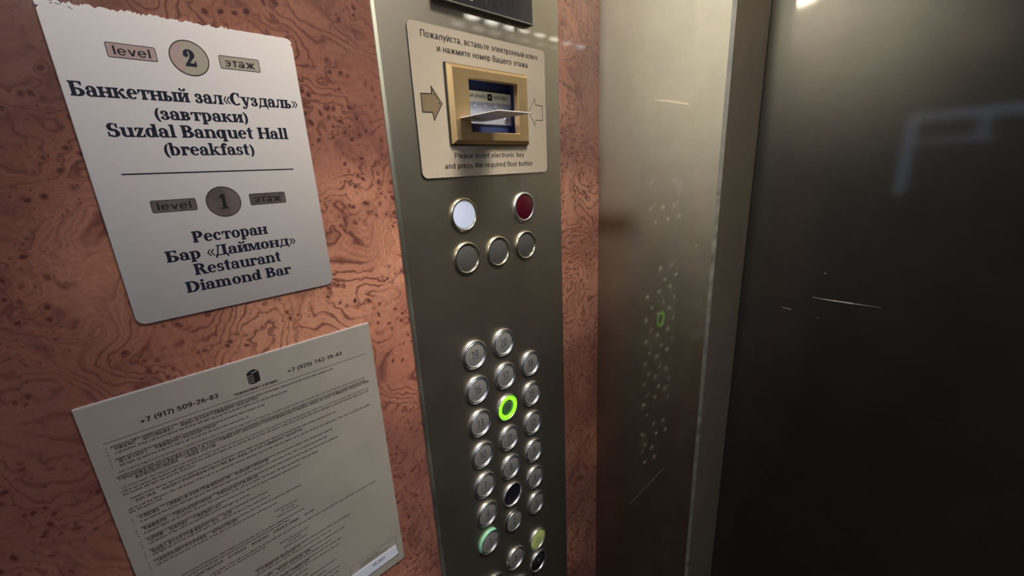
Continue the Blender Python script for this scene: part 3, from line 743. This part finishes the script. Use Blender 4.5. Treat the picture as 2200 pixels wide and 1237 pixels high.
def badge(u0, v0, u1, v1, text, m, ink='ink_black'):
    f = MB(); f.prism(rrect(u0, v0, u1, v1, .0011, 4), th, H)
    o = f.build('level_badge', M[m], sign, SO)
    f = MB(); f.frame(rrect(u0, v0, u1, v1, .0011, 4), inset(rrect(u0, v0, u1, v1, .0011, 4), .00035), H - .00002, H + .00006)
    f.build('outline', M[ink], o, SO)
    f = MB(); cap = (v1 - v0) * .60
    w = u1 - u0
    put_plain(f, text, u0 + w * .13, u1 - w * .13, v0 + (v1 - v0) * .20, cap if text == 'level' else cap * 1.05, H + .00006)
    f.build('badge_lettering', M[ink], o, SO)
    return o
def medallion(cu, cv, text, m, ink):
    f = MB(); f.lathe([(.0112, th), (.0112, H + .00002), (.00001, H + .00002)], cu, cv, 48)
    o = f.build('level_medallion', M[m], sign, SO)
    f = MB(); f.lathe([(.0113, th), (.0113, H + .0001), (.0107, H + .0001), (.0107, th)], cu, cv, 48); f.build('outline', M['ink_brown'], o, SO)
    f = MB()
    w = .0068 if text == '2' else .0052
    put_serif(f, text, cu - w / 2, cu + w / 2, cv - .0052, .0106, H + .00008)
    f.build('badge_numeral', M[ink], o, SO)
    if text == '2':
        f = MB(); R_ = .0106
        f.poly([(cu + R_ * math.cos(a), cv + R_ * math.sin(a)) for a in [math.radians(112 + i * 8) for i in range(18)]], H + .00005)
        f.build('rose_reflection', M['badge_rose'], o, SO)  # reflection on the medallion painted as a rose shape
    return o
badge(.0220, .0824, .0468, .0911, 'level', 'badge_rose')['label'] = 'rose coloured badge reading level'
medallion(.0648, .0871, '2', 'badge_gold', 'ink_blue')['label'] = 'round gold medallion with a painted rose reflection and a dark 2'
badge(.0824, .0828, .1085, .0916, 'этаж', 'badge_gold')['label'] = 'pale gold badge beside the 2'
badge(.0220, -.0157, .0479, -.0072, 'level', 'badge_dark')['label'] = 'dark mirrored badge reading level'
medallion(.0650, -.0113, '1', 'badge_dark', 'ink_black')['label'] = 'round dark mirrored medallion with a 1'
badge(.0824, -.0156, .1085, -.0068, 'этаж', 'badge_dark')['label'] = 'dark mirrored badge beside the 1'

# ------------------------------------------------------------------ the rules notice
NO = (0.0, 0.057, EYE - 0.288)
notice = thing('rules_notice', 'grey engraved notice of small print with phone numbers, below the large sign', 'notice', NO)
tn = 0.0015
pts = [(-.0475, -.4405)] + rrect(-.0475, -.4405, .1618, -.1398, .004)[0:7] + [(.1618, -.1398), (-.0475, -.1398)]
b = MB(); b.prism(pts, 0.0, tn); b.build('plate', M['notice'], notice, NO)
b = MB(); b.box(-.0475, -.1398, 0.0, .1618, -.1390, tn - .0001); b.build('bright_edge', M['notice_edge'], notice, NO)
HN = tn + .00006
b = MB()
put_plain(b, '+7 (917) 509-26-83', -.0180, .0302, -.1640, .0038, HN, .025)
b.build('phone_number', M['ink_black'], notice, NO); b = MB()
put_plain(b, '+7 (925) 742-19-43', .0824, .1312, -.1631, .0036, HN, .020)
b.build('phone_number', M['ink_black'], notice, NO)
b = MB(); b.box(-.0396, -.1702, tn, .1534, -.1698, HN)
b.build('rule_line', M['ink_brown'], notice, NO)
b = MB()                                        # little tower block with lit windows
b.poly([(.0521, -.1616), (.0562, -.1628), (.0562, -.1530), (.0545, -.1514), (.0535, -.1512), (.0521, -.1518)], HN)
b.poly([(.0564, -.1628), (.0610, -.1612), (.0610, -.1518), (.0564, -.1532)], HN)
b.poly([(.0530, -.1508), (.0566, -.1524), (.0606, -.1510), (.0570, -.1496)], HN)
b.build('building_emblem', M['ink_black'], notice, NO)
b = MB()
for i in range(4):
    for j in range(4): b.box(.0526 + j * .0009, -.1610 + i * .0020, HN, .0531 + j * .0009, -.1602 + i * .0020, HN + .0001)
b.build('emblem_windows', M['notice'], notice, NO)
b = MB(); put_plain(b, 'ТЕХНОЛИФТ СЕРВИС', .0402, .0738, -.1677, .0020, HN, .035)
b.build('company_lettering', M['ink_black'], notice, NO)
RU = 'Для вызова лифта нажмите кнопку вызова. При этом загорается индикатор нажатой кнопки и кабина лифта подтверждает принятый вызов'
EN = 'To call the lift press the call button. If the call is accepted the button will light up and the indicator lights up'
CN = '按下呼叫按钮乘坐电梯指示灯亮起请进入轿厢插入房卡并按下所需楼层按钮门将自动关闭'
def words(src, n, off=0):
    w = src.split(' '); out = ''
    i = off
    while len(out) < n: out += w[i % len(w)] + ' '; i += 1
    return out.strip()
LINES = []                                        # (kind, u0, u1, v)
def item(vs, ends, starts=(-.0362, -.0350, -.0355)):
    for kd, v, e_, s_ in zip('rce', vs, ends, starts):
        if e_: LINES.append((kd, s_, e_, v))
item((-.1745, -.1772, -.1801), (.1208, .0560, .0788), (-.0367, -.0350, -.0355))
item((-.1850, -.1877, -.1907), (.0597, .0240, .0460))
LINES += [('R', -.0368, .1498, -.1958), ('r', -.0391, .1493, -.1988), ('c', -.0389, .1529, -.2016), ('c', -.0300, .0200, -.2044),
          ('E', -.0389, .1513, -.2086), ('e', -.0394, .1505, -.2114), ('e', -.0391, .0040, -.2142)]
LINES += [('r', -.0364, .1155, -.2192), ('c', -.0340, .0843, -.2230), ('e', -.0390, .1504, -.2273), ('e', -.0393, -.0200, -.2300)]
item((-.2355, -.2378, -.2410), (.1096, .0558, .1035))
item((-.2461, -.2486, -.2517), (.1132, .0420, .0930))
item((-.2566, -.2592, -.2620), (.0759, .0125, .0335))
item((-.2676, -.2703, -.2728), (.0462, .0181, .0473))
item((-.2778, -.2803, -.2834), (.0727, .0202, .0510))
LINES += [('h', .0474, .0677, -.2914), ('h', .0526, .0640, -.2948), ('h', .0483, .0671, -.2984)]
LINES += [('r', -.0364, .0710, -.3040), ('r', -.0364, .0569, -.3072), ('c', -.0200, .0822, -.3118), ('e', -.0364, .1428, -.3182), ('e', -.0364, .0341, -.3212)]
LINES += [('h', .0453, .0708, -.3270), ('h', .0520, .0637, -.3300), ('h', .0474, .0685, -.3338)]
for v, a, c_, e_ in ((-.3394, .1110, .0610, .0896), (-.3505, .1031, .0684, .0887), (-.3607, .0981, .0655, .0940), (-.3714, .0628, .0420, .0619),
                     (-.3820, .0893, .0500, .0782), (-.3925, .0912, .0520, .0891), (-.4030, .0850, .0480, .0700), (-.4140, .0760, .0440, .0680)):
    LINES += [('r', .0215, a, v), ('c', .0230, c_, v - .0026), ('e', .0215, e_, v - .0056)]
b = MB(); bb = MB()
for i, (kd, a, e_, v) in enumerate(LINES):
    L = e_ - a
    if kd == 'c':
        n_ = max(4, int(L / .0024)); tx = ''.join(CN[(i * 7 + q) % len(CN)] for q in range(n_)); 
        q = 0
        # blocks of signs with gaps, as in the print
        x = a
        while x < e_ - .004:
            m_ = random.randint(4, 11); w_ = min(m_ * .0023, e_ - x)
            put_sans(bb, ''.join(CN[(i * 5 + q + z) % len(CN)] for z in range(m_)), x, x + w_, v, .0021, HN, .012)
            q += m_; x += w_ + random.choice((.0007, .0007, .004))
    else:
        src = EN if kd in 'e' else ('INSERT THE CARD INTO THE CARD READER AND PRESS THE BUTTON OF THE FLOOR YOU WANT' if kd == 'E' else
              ('ВСТАВЬТЕ КАРТУ В СЧИТЫВАТЕЛЬ И НАЖМИТЕ КНОПКУ НУЖНОГО ВАМ ЭТАЖА' if kd == 'R' else ('ВНИМАНИЕ ЛИФТ' if kd == 'h' else RU)))
        tx = words(src, int(L / .00098), i * 3)
        if kd in 're': put_plain(b, tx.lower(), a, e_, v, .0018, HN, .015)
        else: put_sans(b if kd != 'h' else bb, tx, a, e_, v, .0018, HN, .008)
bb.build('rules_bold_lettering', M['ink_black'], notice, NO)
for q, n_ in enumerate((-.179, -.189, -.2405, -.251, -.2615, -.272, -.2825)):
    for z in range(3): put_plain(b, '%d.' % (q + 1), -.0395, -.0381, n_ + .0042 - z * .0026, .0015, HN)
b.build('rules_lettering', M['ink_brown'], notice, NO)
b = MB(); fr = rrect(.1000, -.4305, .1548, -.4036)
b.frame(fr, inset(fr, .0003), tn, HN)
put_sans(b, 'ТЕХНИЧЕСКОЕ ОСВИДЕТЕЛЬСТВОВАНИЕ', .1105, .1335, -.4095, .0020, HN, .01)
put_sans(b, 'СЛЕДУЮЩЕЕ ОСВИДЕТЕЛЬСТВОВАНИЕ', .1100, .1430, -.4130, .0022, HN, .01)
b.build('inspection_box', M['ink_brown'], notice, NO)
b = MB(); b.prism([(.0900, -.4289), (.1500, -.4287), (.1548, -.4279), (.1534, -.4149), (.0900, -.4150)], tn + .0004, tn + .0008)
so_ = b.build('date_sticker', M['sticker'], notice, NO); so_['label'] = 'glossy white paper sticker with a date'
b = MB(); put_plain(b, '05.2027', .1240, .1385, -.4215, .0032, tn + .0010, .01)
b.build('date_lettering', M['ink_black'], so_, NO)

# ------------------------------------------------------------------ the control panel
PH = 0.0035                                       # face of the panel above the wall
CO = (0.0, 0.340, EYE - 0.25)
panel = thing('control_panel', 'tall bronze metal lift control panel with round buttons on the left wall', 'control panel', CO)
def A(u, v, h): k = 1 - h / .385; return u * k, v * k
b = MB()
po = rrect(.2122, -.80, .4665, .42); u0, v0, u1, v1 = HOLE
b.frame(po, [(u0, v0), (u1, v0), (u1, v1), (u0, v1)], 0.0, PH, 0.0)
b.build('faceplate', M['panel'], panel, CO)
es = [(.2086, 0), (.2122, 0), (.2122, PH + .0002), (.2108, PH), (.2086, .0012)]
b = MB(); b.add([(u, -.80, q) for u, q in es] + [(u, .42, q) for u, q in es],
                [(0, 1, 6, 5), (1, 2, 7, 6), (2, 3, 8, 7), (3, 4, 9, 8), (4, 0, 5, 9), (4, 3, 2, 1, 0), (5, 6, 7, 8, 9)])
b.build('edge_strip', M['panel_edge'], panel, CO)['label'] = 'bright bevelled edge of the panel'
b = MB(); b.box(.4667, -.80, 0.0, .4682, .42, .0012); b.build('seam', M['dark_trim'], panel, CO)

# position display at the top
dh = PH + .0075
b = MB(); du0, dv0, du1, dv1 = .272, .1648, .4112, .28
b.prism(rrect(du0, dv0, du1, dv1), PH, dh, 0.0006); disp = b.build('display', M['dark_trim'], panel, CO)
disp['label'] = 'dark glass display at the top of the panel'
b = MB(); b.prism(rrect(du0 + .0016, dv0 + .0016, du1 - .0016, dv1 - .0016), dh, dh + .0002); b.build('display_glass', M['glass'], disp, CO)
b = MB(); b.frame(rrect(du0, dv0, du1, dv1), rrect(du0 + .0014, dv0 + .0014, du1 - .0014, dv1 - .0014), dh - .0005, dh + .0006, .0003)
b.build('display_bezel', M['panel_edge'], disp, CO)
b = MB(); b.box(.3085, .1712, dh + .0002, .3195, .184, dh + .0004); b.build('display_icon', M['icon'], disp, CO)
b = MB()
for q in range(46):
    x = random.uniform(.322, .384); y = .1738 + (x - .322) * .03 + random.uniform(-.002, .014); L = random.uniform(.0012, .0034)
    b.stroke(x, y, x + L * .25, y + L, .00025, dh + .0004, .0001)
b.build('scratches', M['engrave'], disp, CO)

# instruction plate with the card reader
RO = (0.0, 0.342, EYE + 0.07)
reader = thing('card_reader', 'beige plate with gold framed key card reader and arrows, above the buttons', 'card reader', RO)
RH = PH + .0020
def rr_hole(u0, v0, u1, v1, r): return rrect(u0, v0, u1, v1, r)
pa = A(.2447, -.0030, RH); pb = A(.4425, .1448, RH)
outer = rrect(pa[0], pa[1], pb[0], pb[1], .006)
k_ = len(outer) // 4
inner = []
for corner in ((HOLE[2], HOLE[1]), (HOLE[2], HOLE[3]), (HOLE[0], HOLE[3]), (HOLE[0], HOLE[1])): inner += [corner] * k_
b = MB(); b.frame(outer, inner, PH, RH)
b.build('plate', M['plate'], reader, RO)
b = MB(); b.frame([(x - .0006, y - .0003) for x, y in outer], inset(outer, .001), PH, PH + .0012); b.build('plate_shadow', M['ink_black'], reader, RO)  # black sheet shifted left and down, painting the plate's shadow
HR = RH + .00008
b = MB()
def plate_text(tx, ua, ub, vb, cap):
    a0 = A(ua, vb, RH); a1 = A(ub, vb, RH); put_plain(b, tx, a0[0], a1[0], a0[1], cap, HR, .004)
plate_text('Пожалуйста, вставьте электронный ключ', .2585, .4283, .1323, .0062)
plate_text('и нажмите номер Вашего этажа', .2767, .4103, .1214, .0061)
plate_text('Please insert electronic key', .2882, .3982, .0168, .0056)
plate_text('and press the required floor button', .2735, .4132, .0060, .0058)
b.build('instruction_lettering', M['ink_black'], reader, RO)
def arrow_pts(raw): return [A(x, y, RH) for x, y in raw]
ra = arrow_pts([(.2520, .0626), (.2644, .0628), (.2655, .0552), (.2772, .0718), (.2652, .0878), (.2650, .0806), (.2520, .0800)])
def outline(mb, pts, w, h):
    k = len(pts)
    for i in range(k): mb.stroke(*pts[i], *pts[(i + 1) % k], w, h)
    for p in pts: mb.poly(circ(p[0], p[1], w / 2, 10), h)
b = MB(); outline(b, ra, .0009, HR + .0001); 
for x, y in ((.2668, .0845), (.2690, .0812), (.2712, .0783)): b.stroke(*A(x, y, RH), *A(x - .0014, y - .0022, RH), .0007, HR + .0001)
b.poly(circ(*A(.2735, .0722, RH), .0009, 8), HR + .0001)
la = b.build('arrow_outline', M['ink_black'], reader, RO)
b = MB()
b.poly([ra[0], ra[1], ra[5], ra[6]], HR); b.poly([ra[2], ra[3], ra[4]], HR); b.poly([ra[1], ra[2], ra[4], ra[5]], HR)
b.build('arrow_fill', M['arrow'], reader, RO)['label'] = 'tan filled arrow pointing right at the slot'
lb = arrow_pts([(.4096, .0717), (.4206, .0551), (.4226, .0620), (.4356, .0621), (.4357, .0796), (.4227, .0800), (.4216, .0875)])
b = MB(); outline(b, lb, .0006, HR + .0001); b.build('arrow_outline', M['ink_black'], reader, RO)['label'] = 'outlined arrow pointing left at the slot'
# gold frame
FH = RH + .0075
fu0, fv0, fu1, fv1 = .2800, .0310, .3985, .1098
io = (.3048, .0434, .3788, .0978)
b = MB()
b.frame(rrect(fu0, fv0, fu1, fv1), rrect(*io), RH, FH, .0040, .0004)
gf = b.build('gold_frame', M['gold'], reader, RO); gf['label'] = 'gold bevelled frame round the card slot'
go_ = rrect(fu0 - .0013, fv0 - .0004, fu1 + .0003, fv1 + .0009)
b = MB(); b.frame(go_, inset(go_, .0035), RH, RH + .0018); b.build('dark_border', M['groove'], reader, RO)  # thin black border round the gold frame
# recess
BK = -.0095
q0 = (.3030, io[1] - .0020, .3868, io[3] + .0040)
b = MB()
b.add([(q0[0], q0[1], RH), (q0[2], q0[1], RH), (q0[2], q0[3], RH), (q0[0], q0[3], RH), (q0[0], q0[1], BK), (q0[2], q0[1], BK), (q0[2], q0[3], BK), (q0[0], q0[3], BK)],
      [(0, 4, 5, 1), (1, 5, 6, 2), (2, 6, 7, 3), (3, 7, 4, 0), (4, 7, 6, 5)])
rec = b.build('slot_housing', M['navy'], reader, RO); rec['label'] = 'navy plastic inside of the card slot'
def K(u, v, h): k = 1 - h / .385; return u * k, v * k
b = MB(); BD = -.0072
pA = K(.3000, .0533, BD); pB = K(.3797, .0885, BD)
b.prism([(.3032, pA[1]), (pB[0], pA[1]), (pB[0], pB[1]), (.3032, pB[1])], BK, BD, .001)
b.build('reader_block', M['reader'], rec, RO)
b = MB(); lA = K(.3010, .0772, BD); lB = K(.3778, .0884, BD)
b.prism([(.3036, lA[1]), (lB[0], lA[1]), (lB[0], lB[1]), (.3036, lB[1])], BD, BD + .0012)
b.build('slot_label', M['label'], rec, RO)
b = MB()
cA = K(.3120, .0812, BD); cB = K(.3383, .0812, BD); cC = K(.3495, .0812, BD); cD = K(.3722, .0812, BD)
put_sans(b, 'CHIP UPWARDS', cA[0], cB[0], cA[1], .0036, BD + .0013, .01)
put_sans(b, 'ЧИПОМ ВВЕРХ', cC[0], cD[0], cA[1], .0036, BD + .0014, .01)
ce = K(.3438, .0828, BD)
b.frame(rrect(ce[0] - .0036, ce[1] - .0036, ce[0] + .0036, ce[1] + .0036, .0012, 3), rrect(ce[0] - .0010, ce[1] - .0010, ce[0] + .0010, ce[1] + .0010, .0003, 3), BD + .0012, BD + .0014)
b.build('slot_label_lettering', M['ink_black'], rec, RO)
for u_ in (.3214, .3372, .3532):
    p_ = K(u_, .0728, BD); b = MB(); b.lathe([(.0022, BD), (.0020, BD + .0012), (.0012, BD + .0018), (.00001, BD + .002)], p_[0], p_[1], 20)
    b.build('stud', M['reader'], rec, RO, smooth=True)
p_ = K(.3695, .0598, BD); b = MB(); b.lathe([(.0034, BD), (.0034, BD + .0014), (.0028, BD + .002), (.00001, BD + .002)], p_[0], p_[1], 24)
b.build('screw', M['chrome'], rec, RO, smooth=True)

# the key card left in the slot
KV = EYE + .0572
card = MB()
cp = [(.2900, FH + .0003), (.2900, .0708), (.2912, .0720), (.3358, .0720), (.3370, .0708), (.3370, -.0055), (.3080, -.0055), (.3080, FH + .0003)]
kk = len(cp)
# outline in (u, h); thickness in v
card.add([(h, u, -.0004) for u, h in cp] + [(h, u, .0004) for u, h in cp],
         [tuple(range(kk)), tuple(reversed(range(kk, 2 * kk)))] + [((i + 1) % kk, i, kk + i, kk + (i + 1) % kk) for i in range(kk)])
ko = card.build('key_card', M['card'], space='world', loc=(0, 0, KV))
tag(ko, 'white plastic key card sticking out of the gold framed reader', 'key card')

b = MB(); b.stroke(.3843, -.6130, .3898, -.6040, .0005, PH + .0001, .0003); b.stroke(.4010, -.6080, .4060, -.6000, .0005, PH + .0001, .0002)
b.build('scratches', M['scratch_grey'], panel, CO)

# ------------------------------------------------------------------ buttons
BH = PH
def ring_mb(r_out=.0188, r_in=.0170, hh=.0030):
    f = MB(); pr = [(r_out, 0.0), (r_out - .0002, hh * .45)]
    for i in range(7):
        a = PI * i / 6; c_ = (r_out + r_in) / 2 + .0002; w = (r_out - r_in) / 2 - .0002
        pr.append((c_ + w * math.cos(a), hh * .55 + (hh * .45) * math.sin(a)))
    pr += [(r_in, hh * .3), (r_in - .0002, 0.0006)]
    f.lathe(pr, 0, 0, 56); return f
def disc_mb(r, h0, h1, rim=.0012):
    f = MB(); f.lathe([(r, h0), (r, h1 - rim * .5), (r - rim, h1), (.00001, h1)], 0, 0, 56); return f
SH = {}
def shared(key, mb, name, m, smooth=True):
    if key not in SH:
        o = mb.build(name, m, None, space='local', smooth=smooth, loc=(0, 0, 0)); SH[key] = o.data
        bpy.data.objects.remove(o)
    return SH[key]
def inst(name, key, parent, loc=(0, 0, 0)):
    o = bpy.data.objects.new(name, SH[key]); COL.objects.link(o); o.parent = parent; o.location = loc; return o
shared('ring', ring_mb(), 'bezel', M['chrome'])
shared('ring_warm', ring_mb(.0190, .0156), 'bezel', M['chrome_warm'])
shared('ring_silver', ring_mb(.0190, .0150), 'bezel', M['chrome'])
f = MB(); f.lathe([(.0172, .0006), (.00001, .0006)], 0, 0, 40); shared('groove', f, 'groove', M['groove'])
shared('cap', disc_mb(.0150, .0007, .0017, .0002), 'cap', M['cap'])
f = MB(); f.lathe([(.0161, .0007), (.0161, .0026), (.0158, .0029), (.0156, .0028), (.0148, .0015)], 0, 0, 56); shared('cap_rim', f, 'cap_rim', M['cap_rim'])
f = MB(); f.lathe([(.0163, .0007), (.0163, .0026), (.0156, .0030), (.0122, .0028), (.0113, .0012)], 0, 0, 56); shared('lit', f, 'lit_ring', M['green_ring'])
shared('green_cap', disc_mb(.0115, .0007, .0017, .0002), 'cap', M['green_cap'])
shared('olive_cap', disc_mb(.0158, .0007, .0022, .0006), 'cap', M['olive_cap'])
shared('white', disc_mb(.0150, .0004, .0022, .0008), 'lens', M['white_lens'])
shared('red', disc_mb(.0148, .0004, .0030, .0008), 'lens', M['red_lens'])
shared('speaker', disc_mb(.0150, .0004, .0016, .0010), 'grille', M['speaker'])
f = MB(); f.lathe([(.0172, .0006), (.00001, .0006)], 0, 0, 40); shared('hole', f, 'hole', M['black_cap'])
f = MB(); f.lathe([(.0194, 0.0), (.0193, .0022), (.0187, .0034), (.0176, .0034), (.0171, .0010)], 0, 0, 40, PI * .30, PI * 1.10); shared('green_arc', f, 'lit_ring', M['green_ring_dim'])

def numeral(tx, parent, m='numeral', h=.00174, cap=.0115):
    f = MB(); w = .0050 if len(tx) == 1 else .0104
    if tx == '1': w = .0028
    if tx == '11': w = .0078
    if tx in ('-1',): w = .0075
    put_plain(f, tx, -w / 2, w / 2, -cap / 2, cap, h, 0.0)
    o = f.build('numeral', M[m], parent, space='local', loc=(0, 0, 0)); return o

def button(u, v, tx, label=None, ring='ring', caps=('groove', 'cap', 'cap_rim'), num='numeral'):
    cu, cv = A(u, v, BH)
    o = inst('floor_button', ring, panel, (BH - CO[0], cu - CO[1], cv + EYE - CO[2]))
    for c_ in caps: inst({'groove': 'groove', 'cap': 'cap', 'cap_rim': 'cap_rim', 'lit': 'lit_ring', 'green_cap': 'cap', 'olive_cap': 'cap', 'hole': 'hole', 'green_arc': 'lit_ring'}[c_], c_, o)
    if tx: numeral(tx, o, num)
    if label: o['label'] = label
    return o
UC = (.2923, .3425, .3927); V0 = -.2218; DV = .04984
grid = [('19', '20', None), ('16', '17', '18'), ('13', '14', '15'), ('10', '11', '12'), ('7', '8', '9'), ('4', '5', '6'), ('1', '2', '3')]
for i, row in enumerate(grid):
    for j, tx in enumerate(row):
        if not tx: continue
        u, v = UC[j], V0 - i * DV
        lab = 'round metal floor button marked ' + tx
        if tx == '14': button(u, v, tx, 'floor button 14 with its ring lit bright green', caps=('groove', 'green_cap', 'lit'))
        elif tx == '5': button(u, v, None, 'button opening that is black and empty, above floor 2', caps=('hole',))
        elif tx == '1': button(u, v, tx, 'floor button 1 with a pale green rim on its upper left', caps=('groove', 'cap', 'cap_rim', 'green_arc'))
        elif tx == '2':
            button(u, v, tx, 'floor button 2 without a bright outer ring', ring='groove', caps=('cap', 'cap_rim'))
        else: button(u, v, tx, lab)
# bottom rows: alarm, parking level, key switch
def extra(name, u, v, ring, parts, label):
    cu, cv = A(u, v, BH)
    o = inst(name, ring, panel, (BH - CO[0], cu - CO[1], cv + EYE - CO[2]))
    for nm, k in parts: inst(nm, k, o)
    o['label'] = label; return o
o = extra('alarm_button', .3927, -.5962, 'ring', (('groove', 'groove'), ('cap', 'olive_cap')), 'yellowish green alarm button with a bell sign')
f = MB()
bell = [(-.0042, -.0040), (.0042, -.0040), (.0032, -.0022), (.0032, .0010), (.0018, .0036), (-.0018, .0036), (-.0032, .0010), (-.0032, -.0022)]
outline(f, bell, .0007, .00225); f.poly(circ(0, -.0052, .0008, 10), .00225)
f.build('bell_sign', M['ink_black'], o, space='local', loc=(0, 0, 0))
o = extra('floor_button', .3412, -.5935, 'ring', (('groove', 'groove'), ('cap', 'cap')), 'dark floor button between alarm button and panel bottom row'); numeral('0', o)
o = extra('floor_button', .2945, -.6080, 'ring', (('groove', 'groove'), ('cap', 'cap')), 'lowest dark button in the left column'); 
o = extra('floor_button', .3445, -.6560, 'ring', (('groove', 'groove'), ('cap', 'cap')), 'lowest grey button in the middle column')
o = extra('key_switch', .3922, -.6430, 'ring', (('groove', 'groove'),), 'round key switch with a dark slotted barrel below the alarm button')
f = MB(); f.lathe([(.0128, .0006), (.0128, .0026), (.0118, .0032), (.0060, .0032), (.0056, .0044), (.00001, .0044)], 0, 0, 40); f.build('lock_barrel', M['groove'], o, space='local', smooth=True, loc=(0, 0, 0))
f = MB(); f.box(-.0006, -.0034, .0044, .0006, .0034, .0047); f.build('key_slot', M['chrome'], o, space='local', loc=(0, 0, 0))
# upper lamps and the speaker grilles
extra('indicator_lamp', .2936, -.0459, 'ring_warm', (('lens', 'white'),), 'lit white indicator lamp in a brass ring')
extra('indicator_lamp', .3934, -.0462, 'ring_silver', (('lens', 'red'),), 'dark red indicator lamp in a silver ring')
extra('speaker_grille', .2932, -.0968, 'ring_warm', (('grille', 'speaker'),), 'dark round grille below the white lamp')
extra('speaker_grille', .3436, -.0970, 'ring_warm', (('grille', 'speaker'),), 'dark round grille in the middle of the row of three')
extra('speaker_grille', .3940, -.0968, 'ring_warm', (('grille', 'speaker'),), 'dark round grille below the red lamp')
